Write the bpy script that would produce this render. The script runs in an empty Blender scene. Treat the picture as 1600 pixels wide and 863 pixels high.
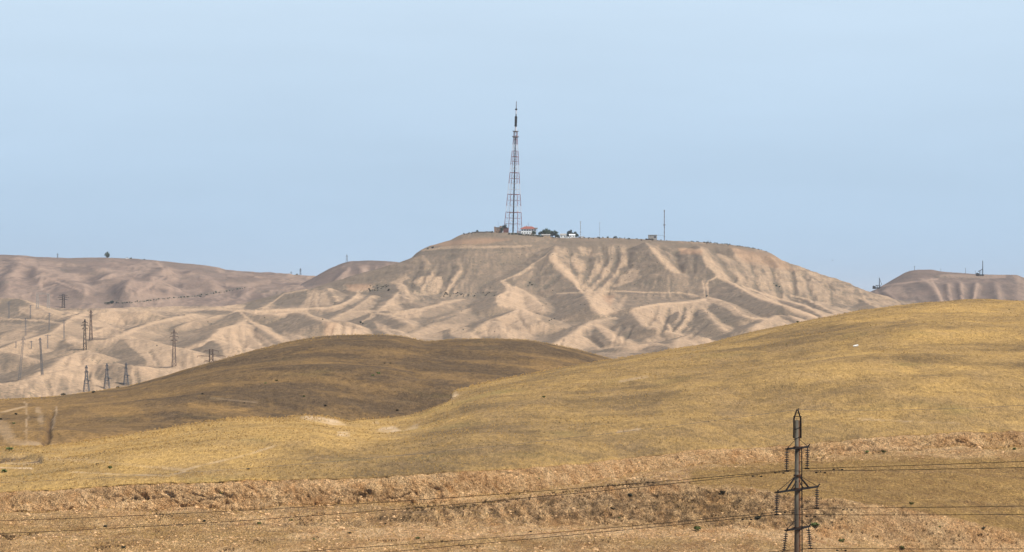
import bpy, bmesh, math, random
import numpy as np
from mathutils import Vector, Matrix

S = bpy.context.scene
C = S.collection
R = math.radians
random.seed(7)

# ------------------------------------------------------------------ camera, sky, sun, exposure
FPX = 5353.0                       # focal length in photo pixels (photo is 1600 wide)
HOR = 475.0                        # height of the eye level in the photo
PITCH = math.atan((HOR - 431.5) / FPX)
CP, SP = math.cos(PITCH), math.sin(PITCH)
cam = bpy.data.cameras.new('camera')
co = bpy.data.objects.new('camera', cam)
C.objects.link(co)
cam.sensor_width = 36.0
cam.lens = 36.0 * FPX / 1600.0
cam.clip_start = 1.0
cam.clip_end = 60000.0
co.location = (0, 0, 0)
co.rotation_euler = (R(90) + PITCH, 0, 0)
S.camera = co

SKY_LOW = (.30, .433, .58)
SKY_HIGH = (.475, .592, .71)
SUN_EL, SUN_AZ = 53.0, 126.0       # azimuth clockwise from +Y (the view direction)
w = bpy.data.worlds.new('World')
S.world = w
w.use_nodes = True
nt = w.node_tree
nt.nodes.clear()
out = nt.nodes.new('ShaderNodeOutputWorld')
bg = nt.nodes.new('ShaderNodeBackground')
sky = nt.nodes.new('ShaderNodeTexSky')
sky.sky_type = 'NISHITA'
sky.sun_disc = False
sky.sun_elevation = R(SUN_EL)
sky.sun_rotation = R(SUN_AZ)
sky.altitude = 300
sky.air_density = 1.0
sky.dust_density = 0.6
sky.ozone_density = 2.5
tint = nt.nodes.new('ShaderNodeMix')
tint.data_type = 'RGBA'
tint.blend_type = 'MULTIPLY'
tint.inputs[0].default_value = 1.0
tint.inputs[7].default_value = (0.86, 0.94, 1.0, 1)
nt.links.new(sky.outputs[0], tint.inputs[6])
# thin high haze streaks
tc = nt.nodes.new('ShaderNodeTexCoord')
mp = nt.nodes.new('ShaderNodeMapping')
mp.inputs['Scale'].default_value = (5, 5, 34)
nz = nt.nodes.new('ShaderNodeTexNoise')
nz.inputs['Scale'].default_value = 1.0
nz.inputs['Detail'].default_value = 4
mr = nt.nodes.new('ShaderNodeMapRange')
mr.inputs[1].default_value = 0.3
mr.inputs[2].default_value = 0.7
mr.inputs[3].default_value = 0.955
mr.inputs[4].default_value = 1.045
mul = nt.nodes.new('ShaderNodeVectorMath')
mul.operation = 'SCALE'
nt.links.new(tc.outputs['Generated'], mp.inputs[0])
nt.links.new(mp.outputs[0], nz.inputs['Vector'])
nt.links.new(nz.outputs[0], mr.inputs[0])
# dusty summer air: an even pale blue low over the horizon, the clear sky above it
sep = nt.nodes.new('ShaderNodeSeparateXYZ')
low = nt.nodes.new('ShaderNodeMapRange')
low.interpolation_type = 'SMOOTHSTEP'
low.inputs[1].default_value = 0.05
low.inputs[2].default_value = 0.55
low.inputs[3].default_value = 1.0
low.inputs[4].default_value = 0.0
hz = nt.nodes.new('ShaderNodeValToRGB')
hz.color_ramp.elements[0].position = 0.0
hz.color_ramp.elements[0].color = (SKY_LOW[0], SKY_LOW[1], SKY_LOW[2], 1)
hz.color_ramp.elements[1].position = 0.10
hz.color_ramp.elements[1].color = (SKY_HIGH[0], SKY_HIGH[1], SKY_HIGH[2], 1)
hs = nt.nodes.new('ShaderNodeVectorMath')
hs.operation = 'SCALE'
hs.inputs['Scale'].default_value = 10.0
mx = nt.nodes.new('ShaderNodeMix')
mx.data_type = 'RGBA'
nt.links.new(tc.outputs['Generated'], sep.inputs[0])
nt.links.new(sep.outputs['Z'], low.inputs[0])
nt.links.new(sep.outputs['Z'], hz.inputs[0])
nt.links.new(hz.outputs[0], hs.inputs[0])
nt.links.new(low.outputs[0], mx.inputs[0])
nt.links.new(tint.outputs[2], mx.inputs[6])
nt.links.new(hs.outputs[0], mx.inputs[7])
nt.links.new(mx.outputs[2], mul.inputs[0])
nt.links.new(mr.outputs[0], mul.inputs['Scale'])
nt.links.new(mul.outputs[0], bg.inputs[0])
bg.inputs[1].default_value = 0.10
nt.links.new(bg.outputs[0], out.inputs[0])

sl = bpy.data.lights.new('sun', 'SUN')
sl.energy = 4.4
sl.angle = R(0.5)
sl.color = (1.0, 0.935, 0.82)
so = bpy.data.objects.new('sun', sl)
C.objects.link(so)
sd = Vector((math.sin(R(SUN_AZ)) * math.cos(R(SUN_EL)), math.cos(R(SUN_AZ)) * math.cos(R(SUN_EL)), math.sin(R(SUN_EL))))
so.rotation_euler = sd.to_track_quat('Z', 'Y').to_euler()
so.location = (300, 0, 400)

S.view_settings.view_transform = 'Standard'
S.view_settings.look = 'None'
S.view_settings.exposure = 0.42
S.view_settings.gamma = 1.0

# ------------------------------------------------------------------ photo <-> place
def P(px, py, Y):
    """the point at depth Y that the photo shows at pixel (px, py)"""
    dx = px - 800.0
    dy = 431.5 - py
    f = FPX * CP - dy * SP
    return Vector((dx * Y / f, Y, (FPX * SP + dy * CP) * Y / f))

def Zof(py, Y):
    dy = 431.5 - py
    return (FPX * SP + dy * CP) * Y / (FPX * CP - dy * SP)

def PYof(Y, Z):
    fwd = Y * CP + Z * SP
    up = -Y * SP + Z * CP
    return 431.5 - FPX * up / np.maximum(fwd, 1e-3)

def ip(pts, x):
    pts = sorted(pts)
    return np.interp(x, [p[0] for p in pts], [p[1] for p in pts])

def ips(pts, x):
    """smooth interpolation (monotone-ish: linear, then box blurred through cosine easing)"""
    acc = 0
    for d, wt in ((-9, .12), (-4, .2), (0, .36), (4, .2), (9, .12)):
        acc = acc + wt * ip(pts, x + d)
    return acc

# ------------------------------------------------------------------ noise
_rs = np.random.RandomState(11)
_perm = np.tile(_rs.permutation(512), 3)
_ang = _rs.rand(512) * 2 * np.pi
_gx, _gy = np.cos(_ang), np.sin(_ang)

def perlin(x, y):
    xi = np.floor(x).astype(np.int64)
    yi = np.floor(y).astype(np.int64)
    xf, yf = x - xi, y - yi
    xi &= 511
    yi &= 511
    u = xf * xf * xf * (xf * (xf * 6 - 15) + 10)
    v = yf * yf * yf * (yf * (yf * 6 - 15) + 10)
    def g(ix, iy, fx, fy):
        h = _perm[(_perm[ix & 511] + iy) & 511]
        return _gx[h] * fx + _gy[h] * fy
    a = g(xi, yi, xf, yf)
    b = g(xi + 1, yi, xf - 1, yf)
    c = g(xi, yi + 1, xf, yf - 1)
    d = g(xi + 1, yi + 1, xf - 1, yf - 1)
    return ((a + (b - a) * u) * (1 - v) + (c + (d - c) * u) * v) * 1.5

def fbm(x, y, o=4, gain=.5, seed=0):
    s, a, f = 0, 1.0, 1.0
    for k in range(o):
        s = s + a * perlin(x * f + 17.3 * k + seed * 7.7, y * f + 31.7 * k + seed * 3.1)
        a *= gain
        f *= 2.03
    return s

def ridged(x, y, o=4, gain=.55, seed=0):
    s, a, f = 0, 1.0, 1.0
    for k in range(o):
        s = s + a * (1 - 2 * np.abs(perlin(x * f + 13.3 * k + seed * 5.7, y * f + 21.7 * k + seed * 9.1)))
        a *= gain
        f *= 2.03
    return s

def sstep(a, b, x):
    t = np.clip((x - a) / (b - a), 0, 1)
    return t * t * (3 - 2 * t)

# ------------------------------------------------------------------ object helpers
def tag(o, label=None, cat=None, group=None, kind=None):
    if label: o['label'] = label
    if cat: o['category'] = cat
    if group: o['group'] = group
    if kind: o['kind'] = kind
    return o

def empty(name, loc, rz=0.0):
    o = bpy.data.objects.new(name, None)
    C.objects.link(o)
    o.location = loc
    o.rotation_euler = (0, 0, rz)
    o.empty_display_size = 0.5
    return o

def link(name, me, mats=(), parent=None):
    o = bpy.data.objects.new(name, me)
    C.objects.link(o)
    if parent: o.parent = parent
    for m in (mats if isinstance(mats, (list, tuple)) else [mats]):
        me.materials.append(m)
    return o

class MB:
    """collects shapes of one part and links them as one mesh"""
    def __init__(s):
        s.v, s.f, s.m = [], [], []
    def add(s, v, f, m=0):
        n = len(s.v)
        s.v += [tuple(p) for p in v]
        s.f += [tuple(i + n for i in q) for q in f]
        s.m += [m] * len(f)
    def box(s, c, d, rz=0.0, m=0, rot=None):
        M = rot or Matrix.Rotation(rz, 3, 'Z')
        c = Vector(c)
        v = [c + M @ Vector((x * d[0] / 2, y * d[1] / 2, z * d[2] / 2)) for x in (-1, 1) for y in (-1, 1) for z in (-1, 1)]
        s.add(v, [(0, 1, 3, 2), (4, 6, 7, 5), (0, 4, 5, 1), (2, 3, 7, 6), (0, 2, 6, 4), (1, 5, 7, 3)], m)
    def bar(s, a, b, r0, r1=None, n=4, m=0, cap=True):
        a, b = Vector(a), Vector(b)
        r1 = r0 if r1 is None else r1
        ax = (b - a).normalized()
        u = ax.cross(Vector((0, 0, 1)))
        if u.length < 1e-3: u = Vector((1, 0, 0))
        u.normalize()
        t = ax.cross(u)
        v = []
        for p, r in ((a, r0), (b, r1)):
            for k in range(n):
                an = 2 * math.pi * (k + .5) / n
                v.append(p + (u * math.cos(an) + t * math.sin(an)) * r)
        f = [(k, (k + 1) % n, n + (k + 1) % n, n + k) for k in range(n)]
        if cap: f += [tuple(range(n - 1, -1, -1)), tuple(range(n, 2 * n))]
        s.add(v, f, m)
    def lathe(s, prof, n=12, c=(0, 0, 0), m=0, M=None):
        v = []
        for r, z in prof:
            for k in range(n):
                an = 2 * math.pi * k / n
                p = Vector((r * math.cos(an), r * math.sin(an), z))
                if M: p = M @ p
                v.append(p + Vector(c))
        f = []
        for i in range(len(prof) - 1):
            for k in range(n):
                f.append((i * n + k, i * n + (k + 1) % n, (i + 1) * n + (k + 1) % n, (i + 1) * n + k))
        f += [tuple(range(n - 1, -1, -1)), tuple((len(prof) - 1) * n + k for k in range(n))]
        s.add(v, f, m)
    def mesh(s, name, smooth=False):
        me = bpy.data.meshes.new(name)
        me.from_pydata(s.v, [], s.f)
        me.polygons.foreach_set('material_index', s.m)
        if smooth: me.polygons.foreach_set('use_smooth', [True] * len(s.f))
        me.update()
        return me
    def build(s, name, mats, parent=None, smooth=False):
        return link(name, s.mesh(name, smooth), mats, parent)

def copy_tree(o, parent=None):
    c = o.copy()
    C.objects.link(c)
    c.parent = parent
    for ch in o.children: copy_tree(ch, c)
    return c

# ------------------------------------------------------------------ materials
def mat(name, col, rough=.85, metal=0.0, var=.12, scale=6.0, bump=0.0):
    m = bpy.data.materials.new(name)
    m.use_nodes = True
    n = m.node_tree
    b = n.nodes['Principled BSDF']
    b.inputs['Roughness'].default_value = rough
    b.inputs['Metallic'].default_value = metal
    b.inputs['Specular IOR Level'].default_value = .2
    t = n.nodes.new('ShaderNodeTexCoord')
    z = n.nodes.new('ShaderNodeTexNoise')
    z.inputs['Scale'].default_value = scale
    z.inputs['Detail'].default_value = 5
    n.links.new(t.outputs['Object'], z.inputs['Vector'])
    r = n.nodes.new('ShaderNodeValToRGB')
    r.color_ramp.elements[0].position = .3
    r.color_ramp.elements[1].position = .7
    r.color_ramp.elements[0].color = (*[c * (1 - var) for c in col], 1)
    r.color_ramp.elements[1].color = (*[min(1, c * (1 + var)) for c in col], 1)
    n.links.new(z.outputs[0], r.inputs[0])
    n.links.new(r.outputs[0], b.inputs['Base Color'])
    if bump:
        bp = n.nodes.new('ShaderNodeBump')
        bp.inputs['Strength'].default_value = bump
        n.links.new(z.outputs[0], bp.inputs['Height'])
        n.links.new(bp.outputs[0], b.inputs['Normal'])
    return m

class NG:
    """short node writer for the ground materials"""
    def __init__(s, name, rough=.95):
        s.m = bpy.data.materials.new(name)
        s.m.use_nodes = True
        s.t = s.m.node_tree
        s.b = s.t.nodes['Principled BSDF']
        s.b.inputs['Roughness'].default_value = rough
        s.b.inputs['Specular IOR Level'].default_value = .08
        s.co = s.t.nodes.new('ShaderNodeTexCoord').outputs['Object']
    def noise(s, scale, stretch=(1, 1, 1), detail=5, rough=.55, dist=0.0, lo=.35, hi=.65, rot=0.0):
        mp = s.t.nodes.new('ShaderNodeMapping')
        mp.inputs['Scale'].default_value = stretch
        mp.inputs['Rotation'].default_value = (0, 0, rot)
        n = s.t.nodes.new('ShaderNodeTexNoise')
        n.inputs['Scale'].default_value = scale
        n.inputs['Detail'].default_value = detail
        n.inputs['Roughness'].default_value = rough
        n.inputs['Distortion'].default_value = dist
        s.t.links.new(s.co, mp.inputs[0])
        s.t.links.new(mp.outputs[0], n.inputs['Vector'])
        r = s.t.nodes.new('ShaderNodeMapRange')
        r.inputs[1].default_value = lo
        r.inputs[2].default_value = hi
        s.t.links.new(n.outputs[0], r.inputs[0])
        return r.outputs[0]
    def attr(s, name):
        a = s.t.nodes.new('ShaderNodeAttribute')
        a.attribute_name = name
        return a.outputs['Fac']
    def math(s, op, a, b, clamp=False):
        n = s.t.nodes.new('ShaderNodeMath')
        n.operation = op
        n.use_clamp = clamp
        for i, v in enumerate((a, b)):
            if isinstance(v, (int, float)): n.inputs[i].default_value = v
            else: s.t.links.new(v, n.inputs[i])
        return n.outputs[0]
    def mix(s, fac, a, b, mode='MIX'):
        n = s.t.nodes.new('ShaderNodeMix')
        n.data_type = 'RGBA'
        n.blend_type = mode
        for i, v in ((0, fac), (6, a), (7, b)):
            if isinstance(v, (int, float)): n.inputs[i].default_value = v
            elif isinstance(v, tuple): n.inputs[i].default_value = (*v, 1)
            else: s.t.links.new(v, n.inputs[i])
        return n.outputs[2]
    def bump(s, h, dist, strength=1.0):
        n = s.t.nodes.new('ShaderNodeBump')
        n.inputs['Distance'].default_value = dist
        n.inputs['Strength'].default_value = strength
        s.t.links.new(h, n.inputs['Height'])
        s.t.links.new(n.outputs[0], s.b.inputs['Normal'])
    def done(s, col):
        s.t.links.new(col, s.b.inputs['Base Color'])
        return s.m

# badlands: dry scrub (dark) against bare clay (pale)
def badland_material(name, pale, dry, dark, sc=1.0):
    g = NG(name)
    bare = g.attr('bare')
    n1 = g.noise(.09 * sc, detail=6, rough=.65)
    n2 = g.noise(.45 * sc, detail=3, lo=.4, hi=.6)
    n3 = g.noise(.02 * sc, detail=4)
    f = g.math('ADD', bare, g.math('MULTIPLY', g.math('SUBTRACT', n1, .5), .20))
    f = g.math('ADD', f, g.math('MULTIPLY', g.math('SUBTRACT', n2, .5), .22), True)
    dd = g.mix(n3, dark, dry)
    pp = g.mix(n3, tuple(c * .88 for c in pale), pale)
    col = g.mix(f, dd, pp)
    scr = g.attr('scrub')
    spots = g.math('MULTIPLY', scr, g.noise(.5 * sc, detail=2, lo=.5, hi=.62))
    col = g.mix(spots, col, (.07, .075, .05))
    col = g.mix(g.attr('ochre'), col, (.36, .21, .12))
    h = g.math('ADD', n1, g.math('MULTIPLY', n2, .3))
    g.bump(h, .7 / sc, .5)
    return g.done(col)

M_bad = badland_material('badland clay', (.49, .33, .205), (.195, .142, .096), (.150, .112, .078))
M_far = badland_material('far clay', (.36, .245, .175), (.165, .115, .088), (.115, .085, .068), .7)

def grass_material(name, gold, tan, brown, patch=.85, q=1.0, gr=.28):
    g = NG(name)
    a = g.attr('gold')
    n1 = g.noise(.045, (1, .8, 1), 6, .62, lo=.36, hi=.64, rot=R(14))
    n2 = g.noise(1.7 * q, (1, .20, 1), 4, .7, lo=.34, hi=.66)
    n3 = g.noise(4.5 * q, (1, .3, 1), 3, .6, lo=.36, hi=.64)
    f = g.math('ADD', a, g.math('MULTIPLY', g.math('SUBTRACT', n1, .5), .5 * patch), True)
    n4 = g.noise(.16, (1, .5, 1), 5, .6, lo=.45, hi=.75)
    k = g.math('ADD', g.math('MULTIPLY', n2, .55), g.math('MULTIPLY', n3, .45))
    k = g.math('ADD', k, .50)
    n5 = g.noise(.35, (1, .35, 1), 5, .65, lo=.38, hi=.62)
    f = g.math('ADD', f, g.math('MULTIPLY', g.math('SUBTRACT', n5, .5), .34), True)
    col = g.mix(f, brown, gold)
    col = g.mix(g.math('MULTIPLY', n4, .4), col, tan)
    col = g.mix(1.0, col, k, 'MULTIPLY')
    green = g.noise(.05, (1, .6, 1), 3, .5, lo=.62, hi=.76)
    col = g.mix(g.math('MULTIPLY', green, gr), col, (.19, .18, .055))
    col = g.mix(g.attr('clay'), col, (.60, .43, .27))
    col = g.mix(g.attr('dark'), col, (.09, .06, .04))
    g.bump(g.math('ADD', n2, n3), .12, .7)
    return g.done(col)

M_gold = grass_material('dry golden grass', (.43, .265, .088), (.32, .21, .105), (.175, .113, .05))
M_brown = grass_material('dry brown grass', (.235, .138, .050), (.17, .110, .056), (.090, .058, .030), q=.5, gr=.12)

def bank_material():
    g = NG('eroded clay bank')
    cl = g.attr('clay')
    n1 = g.noise(.35, (1, .6, 1), 6, .7, lo=.34, hi=.66)
    n2 = g.noise(2.2, (1, .6, 1), 4, .65, lo=.36, hi=.64)
    n3 = g.noise(7.0, (1, .6, 1), 2, .6, lo=.4, hi=.6)
    pale = g.mix(n1, (.50, .265, .11), (.76, .50, .26))
    grass = g.mix(n1, (.31, .18, .065), (.49, .30, .105))
    col = g.mix(cl, grass, pale)
    k = g.math('ADD', g.math('MULTIPLY', n2, .55), g.math('MULTIPLY', n3, .60))
    col = g.mix(1.0, col, g.math('ADD', k, .42), 'MULTIPLY')
    sp = g.noise(3.2, (1, .7, 1), 4, .75, lo=.60, hi=.70)
    col = g.mix(g.math('MULTIPLY', sp, .75), col, (.10, .055, .025))
    d = g.math('MULTIPLY', g.attr('scrub'), g.noise(.8, (1, .7, 1), 5, .7, lo=.34, hi=.6), True)
    col = g.mix(d, col, (.115, .072, .038))
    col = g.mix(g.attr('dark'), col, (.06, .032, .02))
    g.bump(g.math('ADD', n2, g.math('MULTIPLY', n3, .6)), .3, 1.0)
    return g.done(col)
M_bank = bank_material()

# ------------------------------------------------------------------ terrain sheets
LAYERS = []

def grid_mesh(name, X, Y, Z, attrs, material, smooth=True):
    nr, nc = X.shape
    me = bpy.data.meshes.new(name)
    me.vertices.add(nr * nc)
    me.vertices.foreach_set('co', np.stack([X, Y, Z], -1).astype(np.float32).ravel())
    i = np.arange((nr - 1) * nc).reshape(nr - 1, nc)[:, :-1].ravel()
    q = np.stack([i, i + 1, i + nc + 1, i + nc], -1).astype(np.int32)
    n = len(q)
    me.loops.add(n * 4)
    me.polygons.add(n)
    me.loops.foreach_set('vertex_index', q.ravel())
    me.polygons.foreach_set('loop_start', np.arange(n, dtype=np.int32) * 4)
    me.polygons.foreach_set('loop_total', np.full(n, 4, dtype=np.int32))
    me.polygons.foreach_set('use_smooth', np.full(n, smooth))
    me.update(calc_edges=True)
    for k, a in attrs.items():
        at = me.attributes.new(k, 'FLOAT', 'POINT')
        at.data.foreach_set('value', np.clip(a, 0, 1).astype(np.float32).ravel())
    o = link(name, me, material)
    return tag(o, kind='structure')

def loft(px, curves, rows, bulges):
    """curves: list of (Y(px), Z(px)) from near to far; rows per interval"""
    Ys, Zs = [], []
    for i in range(len(curves) - 1):
        (y0, z0), (y1, z1) = curves[i], curves[i + 1]
        n = rows[i]
        b = bulges[i]
        for k in range(n + (i == len(curves) - 2)):
            t = k / n
            Ys.append(y0 + (y1 - y0) * t)
            Zs.append(z0 + (z1 - z0) * t + b * 4 * t * (1 - t))
    return np.array(Ys), np.array(Zs)

def cv(px, pyt, Yt, dz=0.0):
    Y = ips(Yt, px) if isinstance(Yt, list) else np.full_like(px, float(Yt))
    return Y, Zof(ips(pyt, px), Y) + dz

def xof(px, Y, Z):
    return (px[None, :] - 800.0) * (Y * CP + Z * SP) / FPX

# signed distance to polylines, in metres or in photo pixels
def seg_dist(x, y, pts):
    best = np.full(x.shape, 1e9)
    par = np.zeros(x.shape)
    side = np.ones(x.shape)
    acc = 0.0
    for (ax, ay), (bx, by) in zip(pts[:-1], pts[1:]):
        dx, dy = bx - ax, by - ay
        L2 = dx * dx + dy * dy + 1e-9
        t = np.clip(((x - ax) * dx + (y - ay) * dy) / L2, 0, 1)
        ex, ey = x - ax - t * dx, y - ay - t * dy
        d = np.hypot(ex, ey)
        k = d < best
        best[k] = d[k]
        L = math.sqrt(L2)
        par[k] = (acc + t * L)[k]
        side[k] = np.sign(dx * ey - dy * ex)[k]
        acc += L
    return best, par, side, acc

def paint_poly(px, py, pts, feather=2.5):
    """1 inside the outline, fading to 0 over feather pixels outside"""
    xs = [p[0] for p in pts]; ys = [p[1] for p in pts]
    out = np.zeros(px.shape)
    k = (px > min(xs) - 12) & (px < max(xs) + 12) & (py > min(ys) - 12) & (py < max(ys) + 12)
    if not k.any(): return out
    x, y = px[k], py[k]
    ins = np.zeros(x.shape, bool)
    n = len(pts)
    for i in range(n):
        (x0, y0), (x1, y1) = pts[i], pts[(i + 1) % n]
        c = ((y0 > y) != (y1 > y)) & (x < (x1 - x0) * (y - y0) / ((y1 - y0) or 1e-9) + x0)
        ins ^= c
    d = seg_dist(x, y, pts + [pts[0]])[0]
    sd = np.where(ins, -d, d)
    out[k] = 1 - sstep(-feather, feather, sd)
    return out

def paint_line(px, py, pts, width):
    xs = [p[0] for p in pts]; ys = [p[1] for p in pts]
    out = np.zeros(px.shape)
    g = width + 2
    k = (px > min(xs) - g) & (px < max(xs) + g) & (py > min(ys) - g) & (py < max(ys) + g)
    if k.any():
        d = seg_dist(px[k], py[k], pts)[0]
        out[k] = 1 - sstep(width * .35, width, d)
    return out

def register(px, Y, Z):
    """remember a sheet so that things can be stood on what the photo shows at a pixel"""
    LAYERS.append((px, Y, Z, PYof(Y, Z)))

def hit(px_, py_, ymin=0.0):
    """first visible ground point along the ray through a photo pixel"""
    best = None
    for px, Y, Z, PY in LAYERS:
        if px_ < px[0] or px_ > px[-1]: continue
        j = (px_ - px[0]) / (px[1] - px[0])
        j0 = min(int(j), len(px) - 2)
        t = j - j0
        yy = Y[:, j0] * (1 - t) + Y[:, j0 + 1] * t
        pp = PY[:, j0] * (1 - t) + PY[:, j0 + 1] * t
        ok = np.where((pp <= py_) & (yy > ymin))[0]
        if len(ok):
            i = ok[0]
            yv = yy[i]
            if i > 0 and pp[i - 1] > py_:
                q = (pp[i - 1] - py_) / (pp[i - 1] - pp[i])
                yv = yy[i - 1] + q * (yy[i] - yy[i - 1])
            if best is None or yv < best: best = yv
    return P(px_, py_, best if best else 4000.0)

def ground_z(px_, Yq):
    z = -1e9
    for px, Y, Z, PY in LAYERS:
        j = int(np.clip(round((px_ - px[0]) / (px[1] - px[0])), 0, len(px) - 1))
        if Y[0, j] <= Yq <= Y[-1, j]:
            z = max(z, np.interp(Yq, Y[:, j], Z[:, j]))
    return z

# ---- bank top, shared by the bank and the golden hill
BANK_TOP = [(-400, 785), (0, 768), (100, 764), (200, 756), (300, 753), (400, 749), (600, 745), (700, 736), (800, 731), (900, 724), (1000, 713),
            (1080, 703), (1200, 698), (1300, 689), (1380, 681), (1450, 677), (1500, 674), (1600, 674), (2000, 672)]
def bank_top_y(px):
    return ips([(-400, 419), (400, 420), (700, 424), (850, 440), (980, 465), (1200, 484), (1600, 492), (2000, 495)], px)

def make_bank():
    px = np.linspace(-350, 1950, 1320)
    flat = lambda y, z: (np.full_like(px, float(y)), np.full_like(px, float(z)))
    jag = fbm(px * .03, px * 0, 4, .6, 3) * 2.2 + fbm(px * .16, px * 0 + 3, 2, .6, 4) * 1.0
    c = [flat(-60, 0.5), flat(0, -1.7), flat(25, -3.4), flat(100, -14), flat(200, -28.5), flat(300, -30.5),
         cv(px, [(-400, 893), (1600, 893), (2000, 900)], 366)]
    c.append(cv(px, [(-400, 842), (0, 842), (500, 850), (900, 843), (1150, 845), (1300, 856), (1420, 872), (1600, 905), (2000, 950)], 388))
    c.append(cv(px, [(-400, 822), (0, 822), (400, 824), (800, 822), (1000, 821), (1150, 825), (1250, 831), (1330, 845), (1400, 862), (1600, 898), (2000, 940)], 402))
    c.append(cv(px, [(-400, 812), (0, 806), (400, 806), (700, 800), (850, 776), (950, 762), (1030, 758), (1100, 761), (1200, 767), (1300, 779), (1400, 793), (1500, 813), (1600, 838), (2000, 900)],
                [(-400, 407), (600, 407), (1000, 412), (1600, 414), (2000, 415)]))
    yt = bank_top_y(px)
    c.append((yt - 7 + 2.0, Zof(ips([(-400, 806), (0, 800), (400, 795), (700, 784), (850, 764), (950, 748), (1080, 728), (1200, 722), (1300, 713), (1380, 706), (1450, 701), (1600, 698), (2000, 697)], px), yt - 5)))
    c.append((yt, Zof(ips(BANK_TOP, px) + jag * .7, yt)))
    c.append((yt + 3.5, c[-1][1] - .8))
    rows = [3, 4, 6, 10, 10, 8, 34, 26, 44, 62, 70, 5]
    Y, Z = loft(px, c, rows, [0] * len(rows))
    # round every break of slope a little
    for _ in range(3):
        Z[1:-8] = .25 * Z[:-9] + .5 * Z[1:-8] + .25 * Z[2:-7]
    X = xof(px, Y, Z)
    PY = PYof(Y, Z)
    PX = np.broadcast_to(px[None, :], Y.shape)
    steep = np.gradient(Z, axis=0) / np.maximum(np.gradient(Y, axis=0), .02)
    st = sstep(.10, .6, steep)
    vis = sstep(355, 372, Y)
    top = 1 - sstep(-2.0, -.2, Y - yt[None, :])
    # rills running down the steep faces, clods and tussocks elsewhere
    rill = ridged(X * .55 + .35 * Y + fbm(X * .2, Z * .5, 2) * .8, Z * .22, 3, .6, 2)
    clod = fbm(X * .9, Y * .55 + Z * .8, 4, .62, 5)
    hum = fbm(X * .16, Y * .13, 3, .5, 6)
    Z = Z + vis * top * (hum * .38 + clod * (.08 + .10 * st) + rill * .26 * st)
    Yd = Y - vis * top * st * (rill * .28 + clod * .18)
    cl = .62 + .35 * fbm(X * .05, Y * .05, 4, .55, 8) + .45 * st
    terrace = paint_poly(PX, PY, [(1080, 735), (1200, 728), (1320, 722), (1450, 716), (1700, 716), (1990, 720), (1990, 890), (1600, 838), (1500, 812), (1400, 792), (1300, 778), (1200, 765), (1080, 757)], 6)
    cl = cl - .85 * terrace
    road = paint_poly(PX, PY, [(500, 826), (900, 823), (1150, 826), (1300, 834), (1340, 850), (1200, 842), (900, 838), (600, 846), (450, 838)], 4)
    cl = np.clip(cl + .6 * road, 0, 1)
    w1 = fbm(X * .11, Y * .1 + Z * .15, 4, .6, 12)
    scr = .30 * sstep(-.1, .6, w1)
    band = fbm(X * .012, Y * .22 + Z * .6, 4, .6, 15)
    cl = cl + .25 * band * (1 - st)
    scr = np.maximum(scr, .55 * sstep(.15, .7, band) * vis)
    scr = np.maximum(scr, .26 * st * sstep(-.05, .6, fbm(X * .09 + .05 * Y, Z * .5, 4, .6, 16)))
    for poly, v in (([(640, 790), (800, 782), (980, 770), (1100, 764), (1220, 772), (1330, 800), (1250, 826), (1000, 818), (700, 818), (560, 815)], .85),
                    ([(970, 752), (1080, 758), (1200, 768), (1330, 788), (1500, 826), (1560, 850), (1400, 850), (1230, 815), (1050, 800), (980, 785)], .35),
                    ([(140, 765), (180, 763), (180, 778), (140, 778)], .7), ([(240, 758), (262, 758), (262, 768), (240, 768)], .7),
                    ([(440, 770), (560, 762), (640, 770), (600, 785), (460, 788)], .35),
                    ([(975, 750), (1050, 752), (1045, 762), (980, 760)], .9),
                    ([(780, 835), (1200, 845), (1300, 863), (780, 863)], .35), ([(0, 772), (110, 768), (100, 790), (0, 790)], .3)):
        scr = np.maximum(scr, v * paint_poly(PX + 5 * w1, PY + 3 * w1, poly, 5))
    for x0 in (665, 690, 715, 742, 770, 800, 830):     # pale washed-out tongues across the dark patch
        scr = scr * (1 - .85 * paint_line(PX + 3 * w1, PY, [(x0, 782), (x0 + 14, 800), (x0 + 30, 820)], 8))
    scr = scr * (1 - .9 * road)
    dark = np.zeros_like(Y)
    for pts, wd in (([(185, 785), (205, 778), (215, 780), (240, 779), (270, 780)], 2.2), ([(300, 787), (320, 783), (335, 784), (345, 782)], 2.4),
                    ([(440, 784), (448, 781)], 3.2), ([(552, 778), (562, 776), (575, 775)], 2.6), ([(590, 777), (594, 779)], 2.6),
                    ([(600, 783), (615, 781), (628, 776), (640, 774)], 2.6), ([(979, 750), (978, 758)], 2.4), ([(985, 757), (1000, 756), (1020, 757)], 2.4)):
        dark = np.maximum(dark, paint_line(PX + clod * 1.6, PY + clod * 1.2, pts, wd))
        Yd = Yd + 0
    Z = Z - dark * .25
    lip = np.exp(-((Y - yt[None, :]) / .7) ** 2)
    dark = np.maximum(dark, .35 * lip * sstep(-.2, .5, fbm(X * .25, X * 0, 3, .6, 20)))  # shade of the grass edge, painted as a broken dark line along the lip
    X = xof(px, Yd, Z)
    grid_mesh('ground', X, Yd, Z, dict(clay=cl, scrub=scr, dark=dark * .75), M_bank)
    register(px, Y, Z)
make_bank()

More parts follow.
